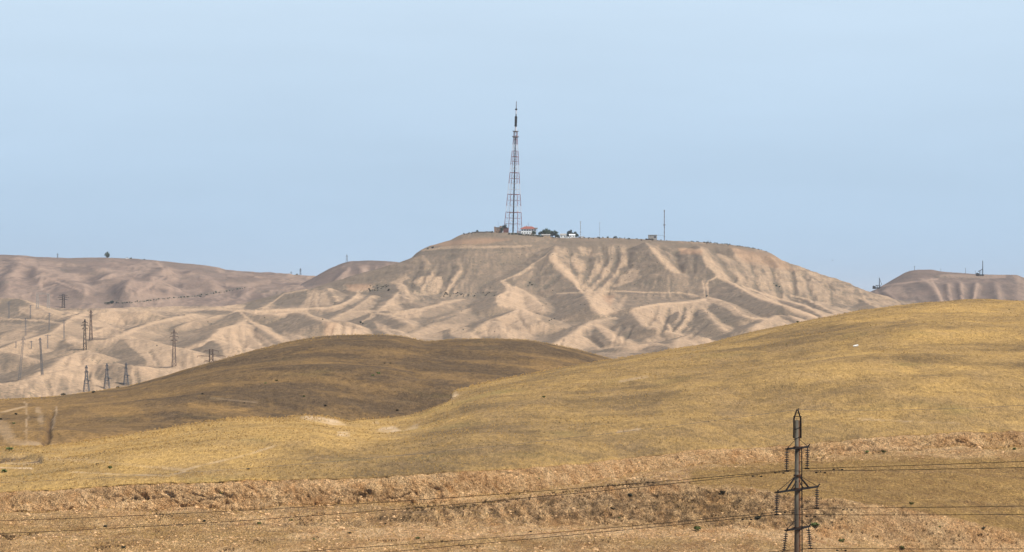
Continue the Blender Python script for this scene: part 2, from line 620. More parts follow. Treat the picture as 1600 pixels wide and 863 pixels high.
def make_golden():
    px = np.linspace(-350, 1950, 800)
    crest = [(-400, 700), (0, 701), (80, 698), (200, 680), (300, 663), (370, 653), (400, 652), (440, 654), (480, 650), (505, 652), (530, 658), (545, 663), (580, 662),
             (600, 660), (640, 655), (665, 648), (685, 638), (698, 630), (703, 624), (706, 613), (712, 609), (722, 606), (780, 594), (850, 583), (900, 574), (960, 563), (1030, 552), (1100, 540), (1150, 528), (1200, 518),
             (1250, 506), (1300, 495), (1340, 489), (1400, 482), (1450, 478), (1500, 475), (1600, 472), (1700, 474), (1950, 486), (2300, 500)]
    cy = ips([(-400, 555), (80, 560), (300, 590), (500, 625), (600, 650), (690, 690), (720, 720), (900, 790), (1200, 900), (1600, 1000), (1950, 1050)], px)
    cpy = ip(crest, px) + .5 * fbm(px * .05, px * 0, 4, .6, 36)
    ker = np.hanning(61); ker /= ker.sum()
    cps = np.convolve(np.pad(cpy, 30, mode='edge'), ker, 'valid')
    yt = bank_top_y(px)
    jag = fbm(px * .03, px * 0, 4, .6, 3) * 2.2 + fbm(px * .16, px * 0 + 3, 2, .6, 4) * 1.0
    zt = Zof(ips(BANK_TOP, px), yt)
    zj = Zof(ips(BANK_TOP, px) + jag * .7, yt) - zt
    zc = Zof(cps, cy)
    dzc = Zof(cpy, cy) - zc
    ov = np.clip(.15 + .22 * fbm(px * .07, px * 0, 4, .6, 37), .0, .4)
    c = [(yt + .3, zt - .9), (yt - .15 - ov, zt - .04), (yt + .5, zt + .12), (cy, zc), (cy + 22, zc - 2.2), (cy + 70, zc - 16), (cy + 110, zc - 40)]
    bul = ips([(-400, .4), (0, .5), (400, 1.0), (700, 1.6), (1000, 4.0), (1600, 6.0)], px)
    Y, Z = loft(px, c, [3, 3, 250, 16, 10, 3], [0, 0, bul, .5, 2, 0])
    X = xof(px, Y, Z)
    t = (Y - yt[None, :]) / (cy - yt)[None, :]
    Z = Z + dzc[None, :] * sstep(.72, 1.0, t)
    Z = Z + zj[None, :] * (1 - sstep(0, 9, Y - yt[None, :]))
    m = sstep(0.0, .08, t) * (1 - .75 * sstep(.85, 1.0, t))
    Z = Z + m * (fbm(X * .02, Y * .012, 4, .5, 9) * 1.1 )
    PX = np.broadcast_to(px[None, :], Y.shape)
    PY = PYof(Y, Z)
    # shallow road terrace and cut on the left
    w1 = fbm(X * .05, Y * .03, 4, .6, 30)
    cut = paint_poly(PX + 3 * w1, PY + 1.5 * w1, [(-300, 706), (0, 708), (40, 709), (64, 712), (66, 724), (40, 727), (0, 723), (-300, 720)], 2)
    cut2 = .5 * paint_line(PX, PY + 1.5 * w1, [(60, 716), (110, 718), (160, 721)], 5) + .45 * paint_line(PX, PY + 1.5 * w1, [(170, 722), (220, 728), (285, 734)], 3)
    gold = ips([(-400, .72), (0, .78), (500, .72), (640, .60), (800, .42), (1100, .42), (1300, .55), (1600, .62)], px)[None, :] + .0 * Y
    for pts, wd, v in (([(100, 700), (250, 690), (400, 672), (520, 672)], 16, .35), ([(0, 755), (120, 750), (260, 742)], 9, .35),
                       ([(200, 725), (330, 712), (460, 694), (600, 668)], 14, .25), ([(700, 620), (820, 603), (960, 588), (1100, 572)], 10, .2),
                       ([(1200, 560), (1330, 545), (1450, 530), (1600, 520)], 10, .25), ([(1250, 590), (1400, 575), (1600, 560)], 10, .25),
                       ([(1330, 500), (1450, 488), (1600, 480)], 8, .3), ([(540, 690), (640, 672), (700, 640)], 12, .3),
                       ([(1000, 590), (1200, 640)], 8, .15), ([(1450, 600), (1600, 590)], 9, .2)):
        gold = gold + .8 * v * paint_line(PX + 14 * w1, PY + 7 * w1, pts, wd * 1.6)
    for pts, wd, v in (([(450, 738), (560, 726), (700, 706), (820, 692)], 22, .3), ([(640, 735), (800, 715), (1000, 690), (1150, 660)], 20, .22),
                       ([(1150, 545), (1300, 522), (1420, 505)], 9, .3), ([(0, 745), (60, 737), (120, 733)], 7, .35), ([(190, 742), (300, 732)], 7, .3),
                       ([(1300, 590), (1450, 560), (1600, 545)], 8, .22), ([(850, 605), (1000, 590)], 9, .2), ([(200, 700), (330, 690)], 6, .25),
                       ([(1350, 640), (1600, 640)], 18, .12), ([(900, 630), (1000, 640), (1050, 610)], 14, .18)):
        gold = gold - .65 * v * paint_line(PX + 14 * w1, PY + 7 * w1, pts, wd * 1.6)
    gold = gold - .10 + .28 * fbm(X * .035 + Y * .010, Y * .030 - X * .004, 5, .6, 31) + .10 * fbm(X * .012, Y * .09, 3, .6, 32)
    clay = .3 * cut + .45 * cut2
    for poly, v in (([(466, 651), (480, 649), (500, 652), (525, 656), (540, 664), (520, 664), (500, 659), (478, 656)], .8),
                    ([(528, 673), (545, 673), (546, 682), (528, 681)], .7), ([(595, 668), (615, 666), (625, 672), (605, 676), (590, 673)], .8),
                    ([(630, 672), (652, 663), (656, 660), (650, 668)], .6), ([(704, 617), (714, 611), (716, 618), (706, 626)], .6), ([(582, 661), (590, 659), (594, 663)], .8)):
        clay = np.maximum(clay, v * paint_poly(PX + 2 * w1, PY + 1.5 * w1, poly, 2))
    for pts, wd, v in (([(0, 731), (25, 732), (52, 733)], 1.6, .9), ([(110, 738), (180, 741), (260, 744), (290, 737)], 1.8, .40),
                       ([(284, 736), (340, 722), (400, 706), (430, 698)], 2.2, .35), ([(1340, 655), (1500, 662)], 1.8, .3), ([(970, 596), (1010, 588)], 3, .35),
                       ([(965, 675), (1000, 671)], 2, .5)):
        clay = np.maximum(clay, v * paint_line(PX + 1.5 * w1, PY + w1, pts, wd))
    clay = clay * (.4 + .6 * sstep(-.35, .35, fbm(X * .35, Y * .09, 3, .6, 38)))
    dark = cut * .8 * sstep(-.1, .5, fbm(X * .3, Y * .1, 3, .6, 33))
    dark = np.maximum(dark, .7 * paint_line(PX, PY, [(704, 619), (701, 626)], 2.2))
    Z = Z - .8 * cut
    grid_mesh('grass_hill', xof(px, Y, Z), Y, Z, dict(gold=gold, clay=clay, dark=dark), M_gold)
    register(px, Y, Z)
make_golden()

def make_brown():
    px = np.linspace(-450, 2050, 800)
    crest = [(-450, 640), (-200, 628), (0, 625), (90, 621), (150, 612), (200, 604), (260, 588), (330, 566), (400, 546), (450, 534), (490, 528), (520, 525), (560, 524), (600, 524.5), (640, 528), (665, 531.5),
             (700, 531), (760, 529.5), (800, 529.5), (830, 531), (850, 535), (900, 545), (960, 562), (1050, 580), (1400, 600), (2050, 610)]
    cpy = ips(crest, px)
    cy = ips([(-450, 1000), (60, 1020), (200, 1150), (500, 1260), (800, 1300), (1100, 1300), (2050, 1300)], px)
    f0 = ips([(-450, 600), (100, 600), (400, 740), (700, 830), (1000, 950), (1300, 1120), (2050, 1150)], px)
    z0 = Zof(ips([(-450, 712), (100, 706), (400, 700), (650, 690), (900, 650), (1200, 630), (2050, 640)], px), f0)
    zc = Zof(cpy, cy)
    bul = ips([(-450, 0), (60, .2), (200, 2.5), (500, 6), (850, 5), (1000, 3)], px)
    c = [(f0 - 30, z0 - 14), (f0, z0), (cy, zc), (cy + 50, zc - 2.5), (cy + 160, zc - 25), (cy + 260, zc - 60)]
    Y, Z = loft(px, c, [4, 240, 16, 12, 4], [0, bul, .6, 3, 0])
    X = xof(px, Y, Z)
    t = (Y - f0[None, :]) / (cy - f0)[None, :]
    m = sstep(0, .1, t) * (1 - .8 * sstep(.8, 1.0, t))
    Z = Z + m * (fbm(X * .012, Y * .008, 4, .5, 40) * 1.6)
    PX = np.broadcast_to(px[None, :], Y.shape)
    PY = PYof(Y, Z)
    # fold between the two humps
    fold = np.exp(-((PX - 668 - (PY - 530) * .5) / 26) ** 2) * sstep(.55, 1, t) * (1 - sstep(1.0, 1.12, t))
    Z = Z - fold * .8
    w0 = fbm(X * .12, Y * .03, 3, .6, 48)
    gl = 84 - (PY - 630) * .20 + 2.0 * perlin(PY * .15, PY * 0)
    gm = sstep(632, 655, PY) * (1 - sstep(700, 708, PY))
    gul = np.exp(-((PX - gl + 2.2 * w0) / (2.8 + (PY - 630) * .035)) ** 2) * gm
    Z = Z - gul * 1.1
    w1 = fbm(X * .03, Y * .02, 4, .6, 42)
    gold = ips([(-450, .7), (60, .8), (100, .6), (250, .42), (450, .28), (600, .24), (850, .24), (1000, .35)], px)[None, :] + .30 * w1 + 0 * Y
    gold = gold + .35 * fbm(X * .02 + Y * .006, Y * .022, 4, .6, 43)
    for pts, wd, v in (([(380, 630), (550, 655), (650, 640), (690, 615)], 30, .35), ([(640, 570), (760, 550), (860, 545)], 16, .35), ([(330, 575), (450, 545), (560, 535)], 7, .35),
                       ([(230, 640), (420, 600), (520, 610)], 15, .2)):
        gold = gold - v * paint_line(PX + 12 * w1, PY + 6 * w1, pts, wd)
    for pts, wd, v in (([(150, 640), (240, 650)], 12, .3), ([(300, 632), (380, 640), (420, 632)], 8, .4), ([(440, 560), (600, 560)], 12, .12),
                       ([(840, 570), (960, 568)], 14, .2), ([(120, 690), (200, 680)], 9, .4), ([(420, 640), (560, 640)], 10, .15)):
        gold = gold + v * paint_line(PX + 12 * w1, PY + 6 * w1, pts, wd)
    clay = np.zeros_like(Y)
    for pts, wd, v in (([(40, 628), (41, 645), (42, 665), (40, 680), (39, 700)], 2.4, .33), ([(0, 645), (20, 640), (38, 636)], 2, .35), ([(-10, 660), (6, 668), (14, 684)], 13, .22), ([(20, 690), (60, 695), (100, 700)], 6, .35), ([(60, 640), (64, 660)], 6, .3),
                       ([(330, 622), (380, 627), (400, 629)], 1.2, .2), ([(90, 636), (86, 646), (82, 668)], 2.5, .4)):
        clay = np.maximum(clay, v * paint_line(PX + 2 * w1 + 1.5 * w0, PY, pts, wd) * (.45 + .55 * sstep(-.7, .2, w0)))
    dark = np.maximum(.75 * gul * sstep(640, 660, PY), .55 * paint_line(PX + 4 * w1 + 2 * w0, PY, [(66, 668), (62, 700)], 12) * sstep(-.3, .4, fbm(X * .4, Y * .1, 3, .6, 49)))
    grid_mesh('brown_hill', xof(px, Y, Z), Y, Z, dict(gold=gold, clay=clay, dark=dark * .8), M_brown)
    register(px, Y, Z)
make_brown()

MESA = [(-500, 488), (0, 487), (300, 484), (400, 482), (430, 473), (455, 462), (480, 456), (510, 452), (545, 450), (575, 447), (590, 441), (605, 430), (622, 418), (640, 406), (650, 396), (658, 390),
        (672, 384), (690, 379), (705, 375), (715, 369), (722, 366), (735, 363.5), (760, 362.5), (800, 363.5), (840, 367), (870, 371), (895, 371), (950, 371.5), (1000, 373.5), (1030, 375.5), (1060, 376.5),
        (1100, 378.5), (1130, 381), (1160, 384.5), (1180, 388), (1200, 393), (1212, 400), (1228, 410), (1245, 418), (1262, 425), (1285, 434), (1300, 440.5), (1315, 444), (1340, 452), (1365, 458),
        (1400, 468), (1450, 474), (1600, 478), (2100, 484)]

def make_badlands():
    px = np.linspace(-300, 1900, 1240)
    T = [
        (1350, [(-500, 700), (2100, 690)]),
        (1700, [(-500, 648), (0, 642), (400, 622), (800, 604), (1200, 600), (2100, 600)]),
        (2100, [(-500, 618), (0, 614), (400, 590), (800, 574), (1200, 562), (2100, 560)]),
        (2600, [(-500, 580), (0, 576), (250, 572), (400, 556), (600, 546), (800, 545), (1100, 536), (1300, 528), (2100, 530)]),
        (3200, [(-500, 540), (0, 536), (250, 530), (400, 524), (700, 517), (900, 514), (1100, 508), (1300, 507), (2100, 515)]),
        (3800, [(-500, 508), (0, 504), (300, 498), (500, 495), (700, 490), (900, 490), (1100, 486), (1300, 491), (2100, 500)]),
        (4220, [(-500, 492), (0, 490), (300, 486), (400, 485), (500, 478), (560, 470), (600, 464), (700, 464), (780, 469), (900, 474), (1000, 468), (1100, 468), (1200, 480), (1300, 492), (1400, 490), (2100, 492)]),
        (4640, None)]
    c = []
    for y, t in T:
        yy = np.full_like(px, float(y))
        c.append((yy, Zof(ips(t, px) if t else (ip(MESA, px) * .6 + ips(MESA, px) * .4), yy)))
    zr = c[-1][1]
    c.append((np.full_like(px, 4700.), zr - ip([(0, 1), (560, 1), (720, -.5), (1050, 0), (1300, 2), (1500, 4)], px)))
    c.append((np.full_like(px, 4950.), zr - 6))
    c.append((np.full_like(px, 5200.), zr - 60))
    c.append((np.full_like(px, 5500.), zr - 160))
    rows = [10, 30, 56, 80, 90, 84, 128, 12, 10, 6, 4]
    Y, Z = loft(px, c, rows, [0] * 6 + [0] + [0, 0, 0, 0])
    # smooth the joints of the base slope
    for _ in range(40):
        Z[1:-30] = .25 * Z[:-31] + .5 * Z[1:-30] + .25 * Z[2:-29]
    yb, base = Y[:, 0], Z.copy()
    PYb = PYof(Y, base)
    X = xof(px, Y, Z)

    def place(pts, h):
        """crest points: the photo's pixel, set back where the valley floor is h pixels lower"""
        o = []
        n = len(pts)
        for i, (x, y) in enumerate(pts):
            hh = h * (.55 if i in (0, n - 1) and n > 2 else 1.0)
            j = int(np.clip(round((x - px[0]) / (px[1] - px[0])), 0, len(px) - 1))
            col = PYb[:, j]
            k = np.where(col[:-32] <= y + hh)[0]
            yy = yb[k[0]] if len(k) else 4500.
            yy = min(yy, 4560.)
            p = P(x, y, yy)
            o.append((p.x, p.y, p.z))
        return o

    acc = base.copy()
    crest_m = np.zeros_like(Z)
    def ridge(pts, h, sf=.32, right=None, cw=5.0, crest=.5):
        """sf: fall of the slopes. crest: how bare the crest line is"""
        nonlocal acc
        w = place(pts, h)
        zs = [q[2] for q in w]
        reach = 150
        x0, x1 = min(q[0] for q in w) - reach, max(q[0] for q in w) + reach
        y0, y1 = min(q[1] for q in w) - reach, max(q[1] for q in w) + reach
        r = np.where((yb > y0) & (yb < y1))[0]
        if not len(r): return
        sl_ = slice(r[0], r[-1] + 1)
        xx, yy = X[sl_], Y[sl_]
        m = (xx > x0) & (xx < x1)
        a, b = xx[m], yy[m]
        # height of the crest where it is nearest, and distance from it
        wa = fbm(a * .02, b * .02, 3, .5, 50) * 1.6
        wb = fbm(a * .02, b * .02, 3, .5, 51) * 3
        best = np.full(a.shape, 1e9); cz = np.zeros(a.shape)
        for (ax, ay, az), (bx, by, bz) in zip(w[:-1], w[1:]):
            dx, dy = bx - ax, by - ay
            L2 = dx * dx + dy * dy + 1e-9
            t = np.clip(((a + wa - ax) * dx + (b + wb - ay) * dy) / L2, 0, 1)
            d = np.hypot(a + wa - ax - t * dx, b + wb - ay - t * dy)
            zc = az + (bz - az) * t
            sc = zc - sf * d
            k = sc > (cz - sf * best)
            k |= best > 1e8
            best[k] = d[k]; cz[k] = zc[k]
        d = best
        gul = ridged(a * .045, b * .045, 3, .55, 52)
        zz = cz - sf * (np.sqrt(d * d + 4) - 2) - sstep(4, 30, d) * (1 - gul) * .3
        cur = acc[sl_]
        old = cur[m]
        kk = 1.1
        hmix = np.clip(.5 + .5 * (zz - old) / kk, 0, 1)
        cur[m] = old * (1 - hmix) + zz * hmix + kk * hmix * (1 - hmix)
        acc[sl_] = cur
        cm = crest_m[sl_]
        cm[m] = np.maximum(cm[m], crest * np.exp(-(d / cw) ** 2) * sstep(-3, 0, zz - old))
        crest_m[sl_] = cm

    RD = [
        # far left benches
        ([(-80, 500), (0, 498), (60, 500), (100, 506)], 6, .25), ([(-40, 466), (0, 467), (30, 468), (55, 478), (75, 488), (95, 496)], 14, .3),
        ([(60, 484), (100, 483), (160, 483), (230, 481), (290, 480)], 5, .25), ([(95, 497), (112, 488), (140, 490)], 8, .3),
        ([(290, 480), (340, 480), (385, 477), (430, 473)], 5, .25),
        # left middle
        ([(140, 498), (155, 490), (180, 487), (230, 488), (262, 496)], 18, .3), ([(150, 528), (175, 529), (200, 518), (235, 505), (270, 497), (302, 491)], 14, .3),
        ([(0, 548), (30, 535), (60, 527), (82, 521), (98, 508), (115, 496), (135, 488)], 20, .3), ([(80, 522), (105, 526), (128, 540), (140, 546)], 14, .3),
        ([(145, 509), (170, 512), (195, 518)], 8, .3), ([(150, 521), (165, 513), (185, 517)], 8, .3),
        ([(128, 542), (150, 533), (172, 531), (193, 530), (215, 531), (245, 537), (270, 543), (290, 547), (302, 552), (312, 566)], 28, .26),
        ([(193, 530), (203, 543), (215, 556), (228, 564), (230, 573)], 14, .3),
        ([(40, 596), (70, 582), (95, 561), (118, 551), (138, 548), (152, 556), (166, 566)], 22, .3),
        ([(-60, 612), (0, 600), (30, 596), (60, 588), (90, 583), (130, 574), (180, 571), (215, 573), (280, 579)], 40, .3),
        ([(-60, 560), (-20, 552), (15, 552), (45, 560), (70, 568)], 20, .3), ([(0, 520), (25, 514), (60, 520), (80, 523)], 12, .3),
        ([(28, 595), (36, 606), (46, 622)], 12, .3), ([(85, 590), (96, 606), (104, 622)], 8, .3),
        # centre left
        ([(372, 487), (400, 491), (422, 491), (450, 488), (475, 490), (492, 498), (510, 504), (520, 512)], 26, .3),
        ([(375, 488), (384, 498), (392, 504), (408, 512), (425, 523), (445, 535), (458, 542)], 14, .34),
        ([(385, 500), (372, 508), (345, 515), (331, 527), (318, 538), (300, 543), (288, 546)], 20, .3),
        ([(290, 545), (310, 537), (335, 533), (352, 536), (370, 545), (385, 553)], 24, .3),
        ([(280, 512), (300, 503), (330, 497), (360, 490), (378, 486)], 14, .3),
        ([(330, 483), (400, 486), (440, 484), (480, 482), (512, 481), (535, 477), (552, 467), (562, 459)], 10, .28),
        ([(410, 483), (428, 470), (445, 460)], 6, .25), ([(445, 458), (480, 453), (512, 451), (520, 462), (530, 474)], 12, .28),
        ([(440, 518), (450, 521), (470, 529), (490, 533)], 8, .3), ([(510, 505), (530, 502), (548, 504), (570, 520)], 14, .4),
        ([(520, 500), (545, 487), (560, 478), (578, 466)], 10, .28), ([(540, 488), (565, 470), (585, 462)], 6, .25),
        # centre
        ([(592, 487), (612, 488), (635, 486), (662, 481), (692, 473), (722, 468)], 12, .28), ([(578, 500), (590, 490), (606, 491), (618, 497), (640, 507), (655, 512)], 16, .3),
        ([(582, 500), (600, 510), (620, 518), (642, 529)], 10, .32), ([(560, 490), (575, 489), (592, 487)], 6, .3),
        ([(624, 443), (629, 448), (634, 456), (640, 466)], 8, .3), ([(622, 458), (610, 470), (598, 481), (590, 487)], 8, .3), ([(622, 461), (640, 470), (658, 480)], 8, .3),
        ([(640, 525), (670, 510), (700, 500), (730, 490)], 10, .25), ([(680, 500), (705, 492), (735, 482)], 10, .25),
        ([(686, 512), (697, 505), (712, 508)], 8, .3), ([(694, 520), (708, 513), (722, 511), (732, 514), (738, 530)], 14, .32),
        ([(738, 522), (748, 512), (758, 504), (770, 502), (782, 514), (792, 525)], 18, .32),
        ([(757, 504), (780, 497), (798, 490), (812, 483), (830, 494), (850, 504), (866, 513)], 22, .32),
        ([(870, 384), (864, 392), (853, 400), (838, 411), (815, 425), (798, 434), (784, 440)], 14, .34),
        ([(784, 440), (794, 449), (797, 454), (786, 459), (777, 464), (776, 470), (782, 477), (812, 484)], 18, .32),
        ([(797, 449), (815, 455), (832, 466), (845, 477), (854, 488)], 12, .34),
        ([(868, 391), (861, 400), (866, 410), (876, 422), (890, 435), (905, 447), (915, 457), (919, 468), (925, 479), (936, 491)], 24, .40),
        ([(905, 447), (925, 459), (942, 470), (956, 481), (968, 488)], 12, .36),
        ([(850, 545), (872, 535), (890, 524), (908, 511), (920, 504), (936, 501), (960, 497)], 14, .32),
        ([(918, 505), (940, 514), (955, 522), (968, 532), (985, 538)], 12, .34), ([(930, 545), (980, 541), (1020, 538), (1050, 540), (1070, 548)], 10, .28),
        ([(980, 487), (992, 482), (1010, 478), (1035, 475), (1060, 473), (1085, 471), (1104, 467)], 20, .32),
        ([(984, 487), (995, 494), (1004, 504), (1012, 511), (1030, 514), (1050, 522)], 16, .36),
        ([(960, 525), (972, 512), (982, 503)], 8, .3), ([(1010, 532), (1020, 526), (1030, 520)], 6, .3),
        ([(1008, 380), (1015, 386), (1024, 397), (1034, 411), (1044, 420), (1056, 425), (1070, 427)], 20, .4),
        ([(1090, 384), (1097, 395), (1101, 408), (1107, 420), (1120, 430), (1140, 441), (1160, 454), (1180, 464), (1205, 472), (1228, 479), (1262, 492)], 24, .38),
        ([(1122, 431), (1112, 436), (1106, 443), (1106, 455), (1108, 464)], 10, .3),
        ([(1104, 465), (1124, 470), (1140, 478), (1150, 483), (1160, 493), (1172, 497), (1200, 498)], 18, .34),
        ([(1175, 449), (1195, 460), (1225, 469), (1260, 480), (1290, 497)], 12, .32),
        ([(1165, 520), (1178, 512), (1195, 501), (1212, 494), (1232, 494), (1252, 504)], 18, .32),
        ([(1052, 548), (1062, 528), (1078, 523), (1092, 528), (1104, 536)], 16, .32), ([(1020, 492), (1040, 510), (1060, 525)], 6, .32),
        ([(1095, 480), (1110, 496), (1125, 512), (1140, 520)], 12, .34), ([(1125, 482), (1150, 500), (1175, 515)], 10, .32), ([(1062, 478), (1070, 495), (1062, 512)], 10, .34),
        ([(1238, 462), (1262, 468), (1280, 478), (1305, 490)], 12, .3), ([(1270, 430), (1290, 444), (1300, 458), (1330, 470)], 10, .34), ([(1345, 466), (1362, 476), (1380, 484)], 8, .3),
        # low spurs between the gullies of the mesa
        ([(1145, 388), (1150, 402), (1160, 420), (1172, 440)], 5, .30), ([(1200, 400), (1215, 415), (1224, 430), (1230, 448)], 5, .30),
        ([(660, 400), (668, 415), (676, 432), (664, 452)], 4, .3), ([(715, 405), (722, 418), (712, 436), (700, 452)], 4, .3),
    ]
    for r in RD:
        ridge(*r)
    Z = acc
    PX = np.broadcast_to(px[None, :], Y.shape)
    mesaf = sstep(4180, 4300, Y) * (1 - sstep(4620, 4645, Y))
    rim = 1 - .92 * sstep(4520, 4635, Y)
    near = sstep(1500, 1700, Y)
    # gullies cut into the slopes: sharp floors between broad facets
    gdark = np.zeros_like(Y)
    wq = fbm(PX * .09, Y * .01, 3, .6, 55)
    PYr = PYof(Y, Z)
    for pts, wd, dp in (([(917, 378), (918, 395), (919, 412), (917, 428), (910, 443), (908, 447)], 9, 5), ([(893, 384), (889, 398), (891, 415), (901, 432), (909, 446)], 8, 4), ([(940, 380), (943, 396), (945, 410), (934, 428), (922, 444), (914, 452)], 8, 4.5),
                        ([(966, 380), (963, 396), (962, 412), (950, 428), (938, 444), (926, 456)], 8, 4.5), ([(988, 384), (982, 402), (979, 416), (966, 430), (956, 446), (950, 462)], 9, 5), ([(976, 404), (984, 416), (1000, 410), (1008, 400)], 5, 2),
                        ([(1028, 384), (1040, 396), (1052, 410), (1064, 424)], 6, 3), ([(1048, 392), (1058, 406), (1066, 422)], 6, 3), ([(1080, 392), (1084, 408), (1084, 424)], 6, 3),
                        ([(1106, 384), (1120, 400), (1132, 418), (1146, 436)], 9, 5), ([(1160, 396), (1172, 410), (1178, 428), (1180, 452)], 8, 4), ([(1186, 398), (1200, 412), (1210, 430), (1213, 448), (1216, 462)], 9, 5.5),
                        ([(1224, 412), (1236, 426), (1240, 442), (1241, 462)], 7, 4), ([(1250, 424), (1260, 438), (1264, 452), (1270, 468)], 7, 4), ([(1285, 440), (1300, 456), (1300, 474)], 7, 3.5), ([(1225, 460), (1250, 468), (1270, 480)], 5, 2),
                        ([(655, 402), (655, 420), (644, 440), (640, 455)], 7, 3), ([(690, 408), (684, 424), (672, 440), (664, 454)], 6, 3), ([(706, 408), (706, 424), (694, 442), (688, 456)], 6, 3), ([(730, 408), (722, 430), (706, 450), (700, 460)], 6, 3),
                        ([(676, 412), (668, 428), (656, 446)], 5, 2.4), ([(870, 400), (850, 408), (820, 428), (800, 442), (790, 470)], 5, 1.6), ([(850, 412), (836, 430), (822, 446)], 5, 2), ([(880, 424), (866, 440), (850, 452)], 5, 1.6),
                        ([(1030, 480), (1022, 496), (1014, 508)], 5, 2.2), ([(1046, 478), (1042, 496), (1036, 512), (1030, 520)], 6, 3), ([(1070, 476), (1066, 496), (1052, 514)], 6, 3), ([(1086, 478), (1084, 494), (1066, 516)], 5, 2.5), ([(1112, 500), (1096, 512), (1084, 524)], 5, 2.5),
                        ([(975, 508), (966, 520), (960, 532)], 5, 2.2), ([(990, 508), (984, 520), (974, 534)], 5, 2), ([(812, 494), (818, 508), (826, 516)], 5, 1.8), ([(790, 506), (794, 516)], 4, 1.4), ([(838, 502), (848, 512)], 5, 1.6), ([(760, 512), (764, 524)], 4, 1.2),
                        ([(490, 456), (486, 468), (484, 480)], 3.5, 1.2), ([(500, 456), (499, 468), (498, 480)], 3.5, 1.2), ([(370, 515), (374, 530), (380, 545)], 6, 2), ([(390, 514), (404, 530), (420, 545)], 6, 2), ([(350, 520), (354, 532)], 5, 1.6),
                        ([(108, 558), (102, 572)], 5, 1.6), ([(126, 556), (128, 570)], 5, 1.6), ([(142, 556), (152, 568)], 5, 1.6), ([(230, 545), (240, 560), (250, 572)], 5, 1.2), ([(262, 548), (275, 562), (286, 574)], 5, 1.2),
                        ([(520, 508), (516, 524)], 4, 2), ([(536, 506), (532, 524)], 4, 2), ([(552, 508), (548, 524)], 4, 2), ([(600, 510), (616, 522)], 5, 1.4), ([(880, 530), (876, 540)], 4, 1.2), ([(908, 516), (922, 530), (940, 542)], 6, 2.4),
                        ([(70, 590), (76, 606), (80, 620)], 5, 1.6), ([(140, 578), (138, 594), (140, 610)], 6, 2), ([(210, 578), (214, 594)], 5, 1.6)):
        m_ = np.zeros_like(Y)
        xs_ = [p[0] for p in pts]; ys_ = [p[1] for p in pts]
        kx = (PX > min(xs_) - 16) & (PX < max(xs_) + 16) & (PYr > min(ys_) - 16) & (PYr < max(ys_) + 10)
        if not kx.any(): continue
        d_, par_, _s, tot_ = seg_dist(PX[kx] + 2.2 * wq[kx], PYr[kx], pts)
        v_ = np.clip(1 - d_ / wd, 0, 1) * sstep(0, .25, par_ / tot_ + .02)
        Z[kx] -= .6 * dp * v_
        g_ = gdark[kx]
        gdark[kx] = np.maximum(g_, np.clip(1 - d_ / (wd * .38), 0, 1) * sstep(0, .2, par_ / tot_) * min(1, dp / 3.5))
    # gullies and rills down the slopes, small relief
    gul = ridged(X * .028 + fbm(X * .01, Y * .006, 2) * .6, Y * .010, 4, .55, 60)
    fine = fbm(X * .10, Y * .05, 4, .55, 61)
    rill = ridged(X * .060 + fbm(X * .02, Y * .006, 2) * 1.1, Y * .0055 + X * .01, 4, .6, 68)
    hi = sstep(3000, 4100, Y)
    Z = Z + near * rim * (gul * (.25 + .25 * mesaf) + fine * .22 + rill * (.24 + .26 * hi))
    Z = Z + near * fbm(X * .012, Y * .008, 3, .5, 62) * 1.0 * rim * (1 - .6 * mesaf)
    Z = Z + fine * .5 * sstep(4520, 4640, Y) * (1 - sstep(4700, 4800, Y)) * .6
    led = sstep(3900, 4150, Y) * (1 - sstep(4540, 4610, Y)) * sstep(-.25, .35, fbm(X * .012, Z * .04, 3, .6, 78))
    Z = Z + led * .42 * np.sin(2 * np.pi * (Z + 2.5 * fbm(X * .01, X * 0, 3, .5, 79)) / 8.0)
    X = xof(px, Y, Z)
    PY = PYof(Y, Z)
    w1 = fbm(X * .03, Y * .03, 4, .6, 63)
    w2 = fbm(X * .03 + 40, Y * .03, 4, .6, 64)
    qx, qy = PX + 1.8 * w1, PY + 1.2 * w2
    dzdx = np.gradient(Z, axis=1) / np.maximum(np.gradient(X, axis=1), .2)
    def curv(a, n):
        q = np.zeros_like(a)
        q[:, n:-n] = (2 * a[:, n:-n] - a[:, 2 * n:] - a[:, :-2 * n]) / (X[:, 2 * n:] - X[:, n:-n]) ** 2
        return q
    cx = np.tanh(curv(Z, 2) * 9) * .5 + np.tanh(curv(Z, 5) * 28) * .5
    bare = .24 + .24 * fbm(X * .014, Y * .008, 5, .6, 65) + .08 * w1
    left = (1 - sstep(430, 620, PX)) * sstep(478, 488, PY)
    bare = bare + .10 * left - .16 * mesaf * (1 - sstep(1130, 1230, PX) * .6) + .10 * sstep(500, 525, PY) * (1 - left)
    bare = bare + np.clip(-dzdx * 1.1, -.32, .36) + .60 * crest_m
    strata = fbm(Z * .16 + .3 * w1, PX * .006, 3, .6, 67)
    bare = bare + (.22 * strata + .10 * fbm(Z * .5 + .4 * w1, PX * .01, 2, .6, 77)) * sstep(3900, 4200, Y) - .10 * mesaf - .20 * sstep(4500, 4590, Y)
    def B(pts, v, f=2.6):
        nonlocal bare
        m = paint_poly(qx, qy, pts, f) * (abs(v) if v < 0 else 1)
        bare = bare * (1 - m) + m * (v if v > 0 else .14)
    D = lambda pts, v=.8, f=3.2: B(pts, -v, f)
    # dry scrub hollows
    D([(790, 445), (860, 408), (878, 428), (898, 448), (918, 470), (934, 492), (900, 505), (862, 512), (845, 500), (850, 480), (830, 460), (800, 445)], .75)
    D([(640, 470), (700, 465), (780, 460), (774, 474), (788, 480), (806, 484), (780, 495), (745, 508), (720, 506), (690, 505), (650, 515), (660, 490)], .8)
